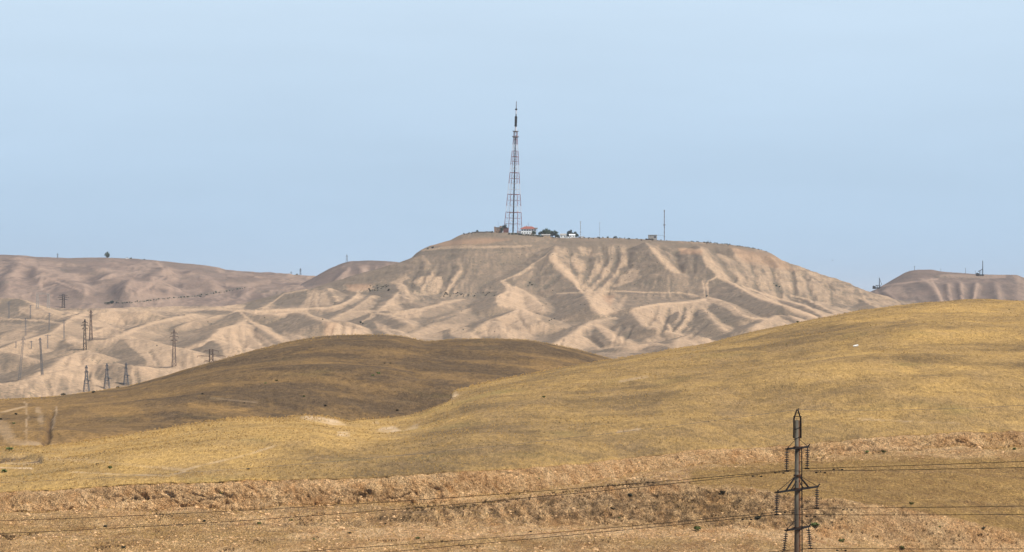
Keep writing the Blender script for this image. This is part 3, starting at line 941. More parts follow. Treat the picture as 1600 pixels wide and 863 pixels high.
    D([(600, 430), (650, 398), (760, 385), (860, 385), (840, 408), (790, 436), (770, 458), (712, 456), (720, 430), (716, 418), (700, 425), (650, 425), (624, 436), (610, 445), (575, 448)], .8)
    D([(690, 380), (735, 362), (860, 366), (900, 372), (900, 384), (760, 380), (690, 388)], .6)
    D([(938, 445), (965, 430), (980, 420), (1005, 388), (1018, 392), (1036, 418), (1050, 427), (1085, 430), (1110, 432), (1104, 444), (1094, 455), (1090, 460), (1010, 455), (965, 450)], .75)
    D([(975, 460), (1095, 467), (1060, 472), (1020, 476), (990, 482), (966, 486), (950, 475)], .7)
    D([(940, 505), (975, 495), (992, 495), (1006, 512), (1030, 518), (1025, 530), (1000, 538), (985, 535), (960, 520)], .75)
    D([(1128, 440), (1160, 458), (1185, 470), (1220, 482), (1215, 492), (1195, 498), (1165, 494), (1150, 480), (1130, 470), (1112, 455), (1112, 442)], .7)
    D([(1100, 386), (1118, 392), (1135, 418), (1148, 436), (1138, 436), (1118, 412), (1104, 398)], .7)
    D([(1040, 392), (1088, 392), (1098, 412), (1100, 428), (1060, 424), (1045, 412)], .5)
    D([(1080, 525), (1100, 500), (1118, 512), (1105, 528)], .7)
    D([(860, 520), (890, 512), (915, 505), (890, 522), (862, 534), (820, 530), (840, 520)], .6)
    D([(400, 494), (450, 492), (490, 500), (512, 508), (506, 530), (470, 530), (440, 514), (410, 506)], .45)
    D([(300, 500), (372, 490), (380, 500), (340, 515), (325, 528), (285, 545), (278, 538), (300, 525)], .55)
    D([(415, 483), (445, 462), (475, 456), (470, 480), (440, 483)], .55); D([(350, 478), (430, 462), (440, 458), (408, 480)], .6)
    D([(555, 470), (590, 462), (600, 470), (575, 486), (530, 498), (525, 490)], .5)
    D([(150, 535), (190, 532), (205, 548), (228, 568), (205, 572), (165, 568), (140, 552)], .5)
    D([(195, 525), (240, 505), (290, 497), (305, 515), (275, 540), (240, 534), (215, 530)], .4)
    D([(92, 590), (108, 590), (106, 618), (94, 618)], .6); D([(160, 582), (182, 574), (172, 604), (156, 606)], .6)
    D([(38, 596), (52, 598), (66, 622), (56, 622)], .7); D([(195, 500), (225, 495), (222, 508), (198, 506)], .6)
    D([(0, 500), (60, 503), (95, 508), (70, 522), (40, 514), (0, 518)], .45); D([(80, 530), (108, 535), (120, 548), (80, 572), (30, 590), (0, 592), (0, 566), (40, 560)], .4)
    D([(62, 520), (90, 505), (130, 500), (138, 520), (128, 534), (100, 522)], .5)
    D([(592, 492), (612, 494), (635, 505), (655, 515), (630, 512), (600, 505)], .4)
    # bare clay
    B([(857, 401), (870, 396), (877, 412), (892, 426), (910, 442), (928, 455), (943, 468), (960, 484), (966, 489), (940, 493), (926, 484), (916, 464), (896, 443), (876, 427), (858, 408)], .98)
    B([(785, 441), (797, 446), (815, 452), (835, 464), (848, 476), (853, 489), (826, 490), (800, 483), (782, 478), (776, 468), (782, 461), (797, 456)], .95)
    B([(812, 484), (832, 494), (866, 513), (842, 518), (826, 520), (800, 524), (788, 508), (796, 492)], .92)
    B([(780, 498), (796, 490), (806, 506), (812, 520), (795, 524), (786, 508)], .75)
    B([(750, 512), (758, 505), (770, 504), (782, 514), (790, 523), (770, 526), (742, 527)], .88)
    B([(698, 519), (716, 512), (730, 513), (735, 530), (716, 529)], .92); B([(688, 512), (700, 505), (712, 510), (700, 514)], .7)
    B([(930, 508), (950, 517), (968, 530), (984, 537), (966, 539), (948, 528), (934, 514)], .9)
    B([(878, 535), (900, 524), (916, 528), (934, 543), (900, 543)], .8); B([(985, 486), (1000, 496), (1010, 508), (1028, 513), (1014, 515), (1002, 508)], .92)
    B([(986, 486), (1008, 480), (1036, 477), (1040, 492), (1034, 510), (1014, 506), (1002, 494)], .68)
    B([(1014, 386), (1022, 388), (1036, 402), (1050, 416), (1068, 427), (1052, 426), (1038, 418), (1026, 402)], .92)
    B([(1091, 390), (1100, 392), (1116, 408), (1138, 436), (1150, 446), (1130, 440), (1112, 424), (1102, 412)], .72)
    B([(1108, 463), (1122, 468), (1142, 480), (1148, 484), (1160, 494), (1150, 494), (1134, 480), (1106, 472)], .85)
    B([(1222, 478), (1240, 483), (1262, 493), (1240, 490)], .85); B([(1180, 513), (1196, 502), (1212, 500), (1205, 514), (1190, 517)], .75)
    B([(1050, 540), (1062, 528), (1084, 524), (1104, 534), (1110, 545), (1080, 552), (1040, 552)], .62)
    for pts in ([(888, 398), (902, 402), (915, 420), (905, 425), (890, 412)], [(930, 410), (948, 418), (958, 426), (946, 432), (930, 428)], [(972, 388), (980, 392), (984, 414), (966, 420)], [(965, 432), (988, 420), (1000, 424), (990, 440), (970, 446)],
                [(948, 440), (972, 444), (960, 450), (944, 448)], [(925, 448), (955, 450), (965, 462), (940, 462)], [(965, 475), (978, 462), (976, 474), (966, 484)], [(900, 385), (925, 388), (928, 400), (916, 404)]):
        B(pts, .66, 3.5)
    for pts in ([(655, 445), (668, 430), (690, 432), (696, 452), (676, 460), (660, 462)], [(640, 440), (660, 432), (672, 430), (655, 448)], [(706, 438), (718, 422), (722, 424), (708, 448), (698, 458)], [(618, 446), (628, 440), (640, 462), (632, 466)], [(612, 474), (624, 464), (634, 472), (616, 476)],
                [(610, 442), (634, 430), (640, 434), (622, 446)]):
        B(pts, .8, 3)
    B([(586, 488), (612, 490), (650, 484), (690, 473), (722, 468), (720, 470), (690, 477), (650, 489), (612, 494), (590, 491)], .8, 1.5)
    B([(612, 492), (624, 500), (640, 504), (625, 503)], .8); B([(584, 502), (604, 511), (622, 520), (640, 528), (610, 526), (590, 514)], .82)
    B([(194, 531), (215, 531), (245, 537), (272, 543), (292, 548), (302, 553), (312, 568), (300, 578), (280, 580), (255, 574), (229, 572), (230, 566), (222, 556), (208, 547)], .98, 2)
    B([(76, 582), (96, 562), (118, 552), (140, 549), (152, 557), (162, 565), (140, 572), (104, 578)], .86)
    B([(100, 527), (116, 528), (138, 543), (126, 545), (108, 538)], .85); B([(150, 522), (165, 514), (185, 517), (190, 528), (160, 528)], .85)
    B([(152, 498), (170, 489), (205, 488), (235, 490), (225, 498), (190, 502), (160, 505)], .8, 5)
    B([(96, 484), (160, 484), (290, 481), (384, 478), (380, 482), (290, 487), (150, 489), (92, 488)], .86); B([(340, 472), (360, 472), (384, 473), (360, 481), (338, 479)], .8)
    B([(30, 480), (50, 478), (75, 490), (95, 498), (60, 496), (30, 488)], .85); B([(0, 524), (25, 516), (60, 522), (40, 530), (0, 540)], .75)
    B([(60, 600), (82, 596), (90, 620), (62, 622), (48, 610)], .72); B([(120, 596), (150, 590), (148, 610), (118, 616)], .6)
    B([(328, 530), (344, 518), (374, 508), (386, 510), (402, 520), (424, 536), (446, 548), (400, 556), (352, 560), (345, 540)], .85, 2)
    B([(286, 546), (296, 546), (306, 556), (312, 566), (290, 590), (270, 585), (262, 570)], .8); B([(352, 537), (366, 545), (382, 550), (376, 556), (358, 546)], .85)
    B([(442, 518), (452, 521), (468, 530), (456, 540), (446, 530)], .75); B([(512, 506), (530, 503), (548, 505), (566, 516), (572, 526), (508, 528)], .95, 1.5)
    B([(482, 453), (508, 452), (512, 462), (518, 478), (492, 480), (470, 480), (478, 466)], .72, 4); B([(700, 474), (690, 478), (708, 482)], .6); B([(715, 486), (735, 480), (740, 486), (720, 492)], .55)
    B([(640, 520), (662, 512), (690, 520), (694, 532), (650, 531)], .62, 4)
    for pts in ([(540, 452), (556, 446), (580, 446), (585, 452), (562, 458)], [(1060, 389), (1075, 388), (1098, 391), (1096, 395), (1066, 395)]): B(pts, .85, 2.5)
    B([(1170, 412), (1176, 410), (1190, 430), (1196, 450), (1182, 448), (1176, 430)], .6, 4); B([(1205, 420), (1216, 425), (1228, 448), (1214, 446)], .6, 4)
    B([(1140, 420), (1160, 428), (1170, 446), (1155, 444)], .55, 4); B([(1120, 400), (1150, 400), (1200, 410), (1240, 425), (1235, 430), (1180, 412), (1130, 410)], .45, 5)
    B([(1250, 435), (1300, 455), (1340, 465), (1345, 475), (1290, 470), (1255, 455)], .45, 5)
    for pts in ([(862, 510), (880, 500), (895, 497)],): B(pts, .6, 1.5)
    # streaks inside the big bare faces
    st = fbm(PX * .11, PY * .03 + w1 * .3, 3, .6, 66)
    bare = bare - .30 * sstep(.5, .9, bare) * sstep(.05, .6, st)
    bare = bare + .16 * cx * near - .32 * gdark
    streak = fbm(X * .22 + w1 * .6, Y * .008, 4, .62, 69)
    bare = bare + .16 * streak * (.4 + .6 * hi)
    # thin tracks and pale crest edges
    for pts, wd, v in (
        ([(870, 459), (930, 456), (975, 455), (1010, 457), (1060, 458), (1085, 461), (1100, 466)], 1.3, .8), ([(1098, 440), (1100, 452), (1101, 464)], 1.6, .9), ([(1121, 433), (1108, 439), (1104, 446), (1106, 455), (1107, 464)], 1.6, .9),
        ([(1120, 432), (1150, 446), (1185, 466), (1225, 477), (1262, 490), (1275, 496)], 1.8, 1), ([(1160, 447), (1190, 458), (1220, 468), (1260, 478), (1290, 497)], 1.6, .9), ([(1148, 482), (1160, 493), (1172, 497), (1202, 499)], 1.6, 1),
        ([(1236, 462), (1262, 468), (1282, 478), (1306, 490)], 1.5, .8), ([(1344, 466), (1362, 476), (1380, 484)], 1.7, .8), ([(985, 485), (1010, 479), (1035, 475), (1075, 472), (1102, 468)], 1.8, .95),
        ([(784, 440), (797, 455), (778, 463), (776, 470), (780, 477)], 1.8, 1), ([(797, 434), (784, 440)], 1.6, 1), ([(0, 499), (60, 501), (100, 506)], 1.3, .8), ([(375, 487), (392, 503), (425, 523), (452, 541)], 2.2, 1),
        ([(385, 500), (372, 508), (345, 516), (331, 527), (315, 540), (290, 546)], 1.6, .9), ([(330, 483), (400, 487), (450, 484), (512, 481), (535, 476), (552, 467), (560, 459)], 2.0, .95),
        ([(410, 484), (428, 471), (444, 459), (480, 453)], 1.4, .8), ([(515, 500), (540, 489), (562, 477), (580, 464)], 1.5, .75), ([(590, 487), (600, 480), (614, 468), (622, 458)], 2.0, .9), ([(565, 503), (578, 497), (582, 490), (570, 487)], 1.5, .8),
        ([(200, 520), (235, 506), (270, 498), (300, 492)], 1.8, .9), ([(0, 546), (30, 535), (62, 527), (82, 520)], 1.6, .9), ([(82, 520), (98, 508), (114, 497)], 2.4, .95), ([(28, 600), (40, 612), (48, 624)], 1.8, .95),
        ([(36, 598), (52, 612), (62, 622)], 2.2, .95), ([(145, 508), (172, 512), (196, 519)], 1.8, .9), ([(740, 384), (700, 386), (660, 392)], 1.6, .5), ([(660, 391), (700, 387), (760, 386), (830, 385)], 2.4, .55),
        ([(852, 400), (815, 425), (790, 438)], 1.2, .6), ([(757, 503), (780, 497), (812, 483)], 1.4, .9), ([(868, 536), (890, 524), (920, 504), (950, 500)], 1.3, .7), ([(935, 545), (985, 541), (1030, 538), (1060, 544)], 1.6, .75),
        ([(1174, 513), (1194, 502), (1205, 498)], 1.4, .8), ([(75, 440), (66, 450)], 2, .8), ([(690, 472), (724, 468)], 1.5, .8), ([(545, 487), (592, 486)], 1.4, .7), ([(480, 490), (495, 499), (512, 505)], 1.4, .7), ([(420, 491), (450, 487), (480, 490)], 1.4, .6)):
        m = paint_line(PX + .8 * w1, PY + .6 * w2, pts, wd * 1.25)
        bare = bare * (1 - m) + m * v
    # pale stratum breaking out below the rim
    scrub = .22 + .35 * w2
    for poly, v in (([(572, 446), (606, 444), (606, 455), (590, 458), (574, 455)], 1.), ([(690, 460), (740, 458), (775, 456), (775, 464), (700, 467)], .8), ([(730, 362), (900, 366), (900, 374), (730, 369)], .7), ([(820, 436), (840, 440), (838, 450), (826, 448)], .8),
                    ([(440, 452), (480, 448), (500, 452), (440, 462)], .5), ([(1205, 440), (1222, 440), (1224, 456), (1208, 456)], .8), ([(570, 500), (582, 504), (580, 512), (566, 508)], 1), ([(640, 445), (680, 440), (700, 465), (650, 475)], .55),
                    ([(1060, 500), (1120, 480), (1160, 500), (1140, 530), (1050, 530)], .5), ([(0, 530), (60, 535), (60, 580), (0, 590)], .3), ([(650, 386), (760, 378), (760, 392), (650, 396)], .6)):
        scrub = np.maximum(scrub, v * paint_poly(qx, qy, poly, 3))
    for pts in ([(894, 397), (918, 402), (918, 430), (908, 440)], [(975, 400), (985, 415), (1000, 412)], [(790, 437), (840, 405), (870, 384)]):
        scrub = np.maximum(scrub, .5 * paint_line(qx, qy, pts, 2))
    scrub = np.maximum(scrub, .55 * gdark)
    scrub = scrub + .35 * np.clip(-cx, 0, 1) * sstep(-.2, .5, w2) + .25 * mesaf * sstep(-.1, .5, w1)
    och = np.zeros_like(Y)
    for poly, v in (([(1060, 389), (1098, 390), (1096, 397), (1064, 397)], .7), ([(660, 384), (700, 377), (760, 372), (800, 374), (760, 381), (700, 385)], .5), ([(508, 505), (528, 504), (518, 526), (506, 526)], .35), ([(540, 445), (580, 444), (580, 452), (545, 455)], .6),
                    ([(940, 462), (960, 462), (955, 478), (945, 470)], .5), ([(1140, 385), (1210, 398), (1250, 425), (1160, 410)], .35)):
        och = np.maximum(och, v * paint_poly(qx, qy, poly, 3))
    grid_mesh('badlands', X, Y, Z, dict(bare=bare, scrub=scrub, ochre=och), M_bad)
    register(px, Y, Z)
make_badlands()

def make_far(name, px0, px1, crest, ydepth, foot_py, material, spurs, bare0, paint, back=900, noise=1.0):
    px = np.linspace(px0, px1, int((px1 - px0) / 1.9))
    y0, y1 = ydepth
    Yv = lambda v: np.full_like(px, float(v))
    c0 = (Yv(y0 - 300), Zof(ips(foot_py, px), Yv(y0)) - 25)
    c1 = (Yv(y0), Zof(ips(foot_py, px), Yv(y0)))
    cz = Zof(ip(crest, px) * .6 + ips(crest, px) * .4, Yv(y1))
    c = [c0, c1, (Yv(y1), cz), (Yv(y1 + 120), cz - 4), (Yv(y1 + back * .5), cz - 40), (Yv(y1 + back), cz - 160)]
    Y, Z = loft(px, c, [4, 150, 6, 6, 4], [0, 5, 1, 4, 0])
    X = xof(px, Y, Z)
    t = (Y - y0) / (y1 - y0)
    m = sstep(0, .1, t) * (1 - .93 * sstep(.8, 1, t))
    PX = np.broadcast_to(px[None, :], Y.shape)
    Z = Z + m * noise * (ridged(X * .0045 + fbm(X * .002, Y * .002) * .5, Y * .0012 + X * .001, 4, .45, 70) * 7 + ridged(X * .022 + fbm(X * .01, Y * .004) * .5, Y * .004, 3, .5, 71) * 1.1)
    PY = PYof(Y, Z)
    for pts, wd, h in spurs:
        d = seg_dist(PX, PY, pts)[0]
        Z = Z + h * np.exp(-(d / wd) ** 2) * (1 - sstep(.6, .85, t))
    Z = Z + .8 * fbm(X * .05, Y * .02, 3, .6, 73) * (1 - sstep(1.02, 1.06, t)) * sstep(0, .1, t) * .5
    X = xof(px, Y, Z)
    PY = PYof(Y, Z)
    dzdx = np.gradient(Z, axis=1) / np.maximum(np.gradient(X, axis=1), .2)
    w1 = fbm(X * .012, Y * .006, 4, .6, 74)
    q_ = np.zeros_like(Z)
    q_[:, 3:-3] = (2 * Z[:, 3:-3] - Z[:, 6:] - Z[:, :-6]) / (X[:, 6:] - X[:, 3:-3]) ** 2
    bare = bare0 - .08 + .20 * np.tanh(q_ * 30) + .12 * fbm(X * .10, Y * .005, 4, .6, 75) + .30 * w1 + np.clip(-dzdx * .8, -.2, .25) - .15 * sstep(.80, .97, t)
    scrub = .15 + .3 * w1
    for kind, pts, wd, v in paint:
        mm = paint_line(PX + 2 * w1, PY + w1, pts, wd)
        if kind == 'b': bare = bare * (1 - mm) + mm * v
        elif kind == 'p':
            mm = paint_poly(PX + 2 * w1, PY + w1, pts, wd)
            bare = bare * (1 - mm) + mm * v
        else: scrub = np.maximum(scrub, v * mm)
    grid_mesh(name, X, Y, Z, dict(bare=bare, scrub=scrub, ochre=0 * Y), material)
    register(px, Y, Z)

make_far('far_ridge', -420, 640,
         [(-420, 410), (-200, 402), (-60, 398), (0, 398.5), (30, 399), (60, 402), (100, 403.5), (160, 403), (215, 405), (250, 408), (300, 413), (340, 418), (352, 422), (400, 427), (440, 430), (490, 434), (560, 445), (640, 470)],
         (4700, 6300), [(-420, 500), (640, 496)], M_far,
         [([(60, 432), (100, 445), (130, 458)], 12, 9), ([(258, 412), (262, 430), (235, 447), (190, 465)], 14, 10), ([(200, 472), (235, 457), (262, 462)], 12, 8), ([(400, 440), (440, 448), (480, 458)], 14, 5),
          ([(150, 420), (180, 440), (200, 455)], 12, 7), ([(300, 430), (330, 450)], 14, 7), ([(30, 420), (10, 445)], 14, 7), ([(355, 430), (380, 450)], 12, 6)], .40,
         [('b', [(70, 430), (62, 442), (66, 452)], 4, .85), ('b', [(74, 434), (100, 444), (127, 454)], 2.4, .8), ('b', [(190, 466), (235, 447), (258, 432), (256, 420), (246, 410)], 2.6, .85), ('b', [(210, 432), (225, 418), (240, 409)], 2, .6),
          ('p', [(196, 471), (215, 460), (238, 456), (260, 460), (282, 472), (240, 474)], 4, .7), ('b', [(45, 410), (55, 414)], 5, .6), ('b', [(150, 448), (185, 440)], 5, .6), ('b', [(310, 445), (313, 455)], 5, .7),
          ('p', [(280, 425), (330, 440), (340, 456), (290, 460)], 8, .40), ('p', [(0, 468), (30, 462), (60, 470), (90, 480), (0, 482)], 5, .6), ('b', [(60, 402), (110, 406), (160, 412)], 9, .15), ('b', [(262, 412), (330, 425), (350, 440), (430, 440)], 9, .2),
          ('b', [(100, 420), (150, 428)], 7, .2), ('b', [(90, 470), (160, 466), (200, 462)], 8, .2), ('b', [(360, 440), (440, 450)], 6, .3), ('b', [(355, 445), (385, 447), (420, 440)], 5, .65),
          ('s', [(160, 473), (200, 475), (260, 466), (300, 463), (350, 455), (385, 448)], 2.5, .9), ('s', [(0, 444), (12, 440)], 3, 1), ('s', [(400, 455), (440, 458)], 4, .7), ('s', [(95, 421), (105, 424)], 3, .8)])

make_far('purple_hill', 400, 900,
         [(400, 470), (455, 452), (470, 444), (485, 437), (500, 428), (520, 418), (535, 411.5), (548, 408.5), (575, 407.5), (600, 408), (620, 409.5), (660, 416), (740, 430), (900, 460)],
         (4800, 5500), [(400, 496), (900, 490)], M_far,
         [([(540, 425), (530, 440), (520, 450)], 7, 5), ([(565, 415), (568, 435), (566, 448)], 7, 6), ([(595, 418), (590, 435), (580, 445)], 7, 5)], .22,
         [('p', [(560, 416), (574, 414), (580, 440), (562, 444)], 5, .75), ('b', [(545, 420), (535, 432), (527, 440)], 4, .6), ('b', [(606, 418), (592, 432)], 4, .6), ('b', [(588, 418), (582, 432)], 3, .5), ('b', [(480, 450), (510, 446)], 4, .3)], 600, .35)

make_far('right_hill', 1180, 1980,
         [(1180, 505), (1300, 480), (1340, 466), (1356, 458), (1370, 452), (1385, 443), (1400, 434), (1412, 427), (1424, 423), (1435, 421.5), (1455, 421.5), (1470, 424.5), (1500, 427), (1530, 429), (1560, 429.5),
          (1590, 430), (1602, 435), (1625, 448), (1660, 455), (1740, 452), (1980, 470)],
         (4900, 5600), [(1180, 520), (1980, 505)], M_far,
         [([(1440, 440), (1458, 455), (1470, 475)], 7, 5), ([(1480, 450), (1486, 475)], 6, 4), ([(1500, 448), (1504, 475)], 6, 5), ([(1525, 448), (1520, 475)], 6, 5), ([(1555, 445), (1560, 470)], 9, 4), ([(1375, 455), (1400, 475)], 7, 4)], .14,
         [('b', [(1455, 436), (1463, 450), (1474, 474)], 2.4, .8), ('b', [(1480, 462), (1490, 474)], 2.5, .6), ('b', [(1500, 462), (1508, 474)], 3, .7), ('b', [(1524, 458), (1520, 474)], 3.5, .7), ('b', [(1373, 447), (1400, 444), (1440, 440), (1465, 436)], 2, .7),
          ('b', [(1470, 432), (1500, 432), (1540, 433), (1570, 432)], 4, .6), ('p', [(1385, 448), (1410, 446), (1420, 466), (1400, 462), (1380, 456)], 4, .65), ('b', [(1585, 432), (1610, 450)], 2, .6), ('s', [(1460, 432), (1500, 434), (1550, 433)], 3.5, .9),
          ('b', [(1390, 474), (1430, 472)], 2.5, .6), ('b', [(1368, 455), (1385, 470)], 3, .6)], 700, .35)

# the plain that everything stands in, out to the horizon
def make_plain():
    n = 40
    xs = np.linspace(-26000, 26000, n)
    ys = np.concatenate([np.linspace(-6000, 6000, 16), np.linspace(9000, 40000, 14)])
    Xp, Yp = np.meshgrid(xs, ys)
    Zp = np.full_like(Xp, -75.0) + 6 * fbm(Xp * .0004, Yp * .0004, 3, .5, 90)
    Zp[Yp > 8000] -= 70
    grid_mesh('plain', Xp, Yp, Zp, dict(bare=np.full_like(Xp, .5), scrub=0 * Xp, ochre=0 * Xp), M_far)
make_plain()

# ------------------------------------------------------------------ materials of the built things
M_steel = mat('dark weathered steel', (.013, .011, .010), .8, .1)
M_rust = mat('rusty steel', (.06, .028, .015), .85)
M_grey = mat('grey galvanised steel', (.16, .16, .165), .7, .3)
M_brownsteel = mat('brown painted steel', (.11, .075, .06), .8)
M_red = mat('red tower paint', (.20, .055, .052), .7)
M_white = mat('white tower paint', (.52, .52, .54), .6)
M_wall = mat('whitewashed wall', (.72, .74, .72), .8, scale=.6)
M_roof = mat('red tile roof', (.25, .085, .06), .85, scale=1.5, var=.3)
M_brick = mat('brown plaster', (.22, .145, .095), .9, scale=.8, var=.3)
M_greywall = mat('grey concrete', (.30, .28, .25), .9, scale=.7, var=.25)
M_glass = mat('dark window', (.03, .035, .045), .25)
M_wood = mat('bark', (.10, .07, .045), .95)
M_leaf = mat('dark green leaves', (.035, .060, .028), .8, scale=.6, var=.4)
M_leaf2 = mat('dry green leaves', (.12, .15, .045), .85, scale=1.5, var=.4)
M_scrub = mat('grey green scrub', (.055, .052, .032), .9, scale=1.0, var=.4)
M_ins = mat('dark glass insulator', (.03, .025, .022), .35)
M_stone = mat('white limestone', (.78, .77, .72), .9)

def pole_material():
    g = NG('stained concrete', .9)
    n1 = g.noise(9, (1, 1, .12), 5, .6)
    n2 = g.noise(30, (1, 1, 1), 3, .6)
    sep = g.t.nodes.new('ShaderNodeSeparateXYZ')
    g.t.links.new(g.co, sep.inputs[0])
    mr = g.t.nodes.new('ShaderNodeMapRange')
    mr.inputs[1].default_value = .04
    mr.inputs[2].default_value = .13
    g.t.links.new(sep.outputs[0], mr.inputs[0])
    edge = g.math('MULTIPLY', mr.outputs[0], g.math('ADD', g.math('MULTIPLY', n1, .5), .6), True)
    low = g.t.nodes.new('ShaderNodeMapRange')      # rust has run further round the shaft below the lowest arms
    low.inputs[1].default_value = 15.5
    low.inputs[2].default_value = 12.5
    g.t.links.new(sep.outputs[2], low.inputs[0])
    lowr = g.math('MULTIPLY', low.outputs[0], g.math('MULTIPLY', n1, .55))
    col = g.mix(n1, (.075, .066, .05), (.15, .135, .105))
    col = g.mix(g.math('MULTIPLY', n2, .25), col, (.06, .05, .04))
    rust = g.mix(n2, (.05, .018, .008), (.20, .065, .02))
    col = g.mix(g.math('MAXIMUM', edge, lowr), col, rust)
    g.bump(n2, .01, .5)
    return g.done(col)
M_pole = pole_material()

# ------------------------------------------------------------------ the power line pole in the foreground
PY0 = 230.0                                      # its distance
PXC = 1246.0                                     # its axis in the photo
def pole_line():
    base = P(PXC, 863, PY0)
    bx = base.x
    zb = ground_z(PXC, PY0) - .3
    def zz(py): return Zof(py, PY0)
    root = empty('power_pole', (bx, PY0, zb))
    tag(root, 'tall round concrete power pole with rust stains and three steel crossarms, front right', 'power pole')
    L = lambda v: Vector(v) - Vector((bx, PY0, zb))
    ztop = zz(657)
    H = ztop - zb
    b = MB()
    b.lathe([(.31, 0), (.28, H * .2), (.215, H - 9), (.165, H), (.06, H + .02)], 20)
    b.build('shaft', M_pole, root, True)
    # steel cage and peak on top
    b = MB()
    z0, z1, z2, z3 = zz(685) - zb, zz(654) - zb, zz(651) - zb, zz(640) - zb
    for sx in (-1, 1):
        for sy in (-1, 1):
            b.bar((sx * .235, sy * .15, z0), (sx * .225, sy * .14, z1), .045)
            b.bar((sx * .225, sy * .14, z1), (sx * .03, 0, z3), .045)
    for z in (z0 + .03, (z0 + z1) / 2, z2):
        for sy in (-1, 1): b.bar((-.25, sy * .16, z - (.12 if z < z1 - .1 else 0)), (.25, sy * .16, z + (.12 if z < z1 - .1 else 0)), .026)
        for sx in (-1, 1): b.bar((sx * .25, -.16, z), (sx * .25, .16, z), .035)
    b.bar((-.13, 0, (z2 + z3) / 2), (.13, 0, (z2 + z3) / 2), .025)
    b.bar((.02, 0, z3 - .05), (.10, 0, z3 + .06), .05)
    b.build('peak_bracket', M_steel, root)
    # earthing rod and climbing rail at the right of the shaft
    b = MB()
    b.bar((.31, -.08, zz(900) - zb), (.285, -.08, zz(699) - zb), .05)
    z = zz(895) - zb
    while z < zz(702) - zb:
        b.bar((.12, -.2, z), (.36, -.1, z + .03), .02)
        z += .62
    b.build('climbing_rail', M_steel, root)
    u = Vector((.42, .907, 0)).normalized()
    anchors = []
    for py, half, brace in ((700, 2.0, 0), (765, 3.9, 1), (826, 2.15, 0)):
        z = zz(py) - zb
        b = MB()
        w = Vector((-u.y, u.x, 0)) * .19
        for sg in (-1, 1):
            b.bar(u * -half + w * sg * .35 + Vector((0, 0, z)), w * sg * 1.3 + Vector((0, 0, z)), .065)
            b.bar(w * sg * 1.3 + Vector((0, 0, z)), u * half + w * sg * .35 + Vector((0, 0, z)), .065)
        for t in (-.95, -.6, -.3, .3, .6, .95): b.bar(u * half * t + w + Vector((0, 0, z)), u * half * t - w + Vector((0, 0, z)), .035)
        for e in (-1, 1):
            b.bar(u * half * e * .93 + Vector((0, 0, z - .05)), u * half * e * 1.05 + Vector((.12, 0, z + .16)), .045)
        arm = b.build('crossarm', M_steel, root)
        b = MB()
        for e in (-1, 1):
            if brace:
                b.bar(u * .22 * e + Vector((0, 0, z + .95)), u * half * .56 * e + Vector((0, 0, z + .05)), .06)
                b.bar(u * .22 * e + Vector((0, 0, z + .55)), u * half * .30 * e + Vector((0, 0, z + .05)), .04)
                b.bar(u * .2 * e + Vector((0, 0, z + .95)), u * half * .98 * e + Vector((0, 0, z + .06)), .022)
            else:
                b.bar(u * .2 * e + Vector((0, 0, z + .62)), u * half * .97 * e + Vector((0, 0, z + .05)), .02)
        b.build('brace', M_steel, root)
        b = MB()
        b.lathe([(.275, z - .10), (.275, z + .10)], 16)
        b.build('clamp', M_rust, root)
        if brace:
            b = MB()
            b.lathe([(.265, z + .88), (.265, z + 1.0)], 16)
            b.build('clamp', M_rust, root)
        for e in (-1, 1):
            top = u * half * e + Vector((0, 0, z - .05))
            ln = 1.42
            tilt = Vector((-.16, 0, 0)) if (py > 800 and e < 0) else (Vector((.14, 0, 0)) if (py > 800 and e > 0) else Vector((-.03, 0, 0)))
            bot = top + Vector((0, 0, -ln)) + tilt
            M = (bot - top).to_track_quat('-Z', 'Y').to_matrix()
            b = MB()
            b.bar(top, top + (bot - top) * .12, .03, n=6)
            b.bar(top, bot, .028, n=6)
            for k in range(8):
                c = top + (bot - top) * (.14 + .103 * k)
                b.lathe([(.03, .05), (.07, .04), (.16, -.01), (.155, -.03), (.04, -.03), (.035, -.06)], 10, c, 0, M)
            b.build('insulator_string', M_ins, root)
            b = MB()
            b.box(bot, (.3, .10, .10), 0)
            b.build('wire_clamp', M_steel, root)
            anchors.append(Vector((bx, PY0, zb)) + bot)
    return Vector((bx, PY0, zb)), u, anchors, Vector((bx, PY0, zb + z3))

POLE, ARM, ANC, PEAK = pole_line()

def s_at(A, d, px):
    """how far along direction d from A the wire crosses photo column px (level view)"""
    k = (px - 800.0) / FPX
    return (k * A.y - A.x) / (d.x - k * d.y)

def half_wire(A, d, pts):
    """height along the span: z = A.z + a s + b s^2 through two photo points"""
    rows, rhs = [], []
    for px, py in pts:
        s = s_at(A, d, px)
        q = A + d * s
        rows.append((s, s * s)); rhs.append(Zof(py, q.y) - A.z)
    if len(rows) == 1:
        s = rows[0][0]
        return lambda t: A.z + rhs[0] / s * t - .0004 * t * (s - t)
    a, b = np.linalg.solve(np.array(rows), np.array(rhs))
    return lambda t: A.z + a * t + b * t * t

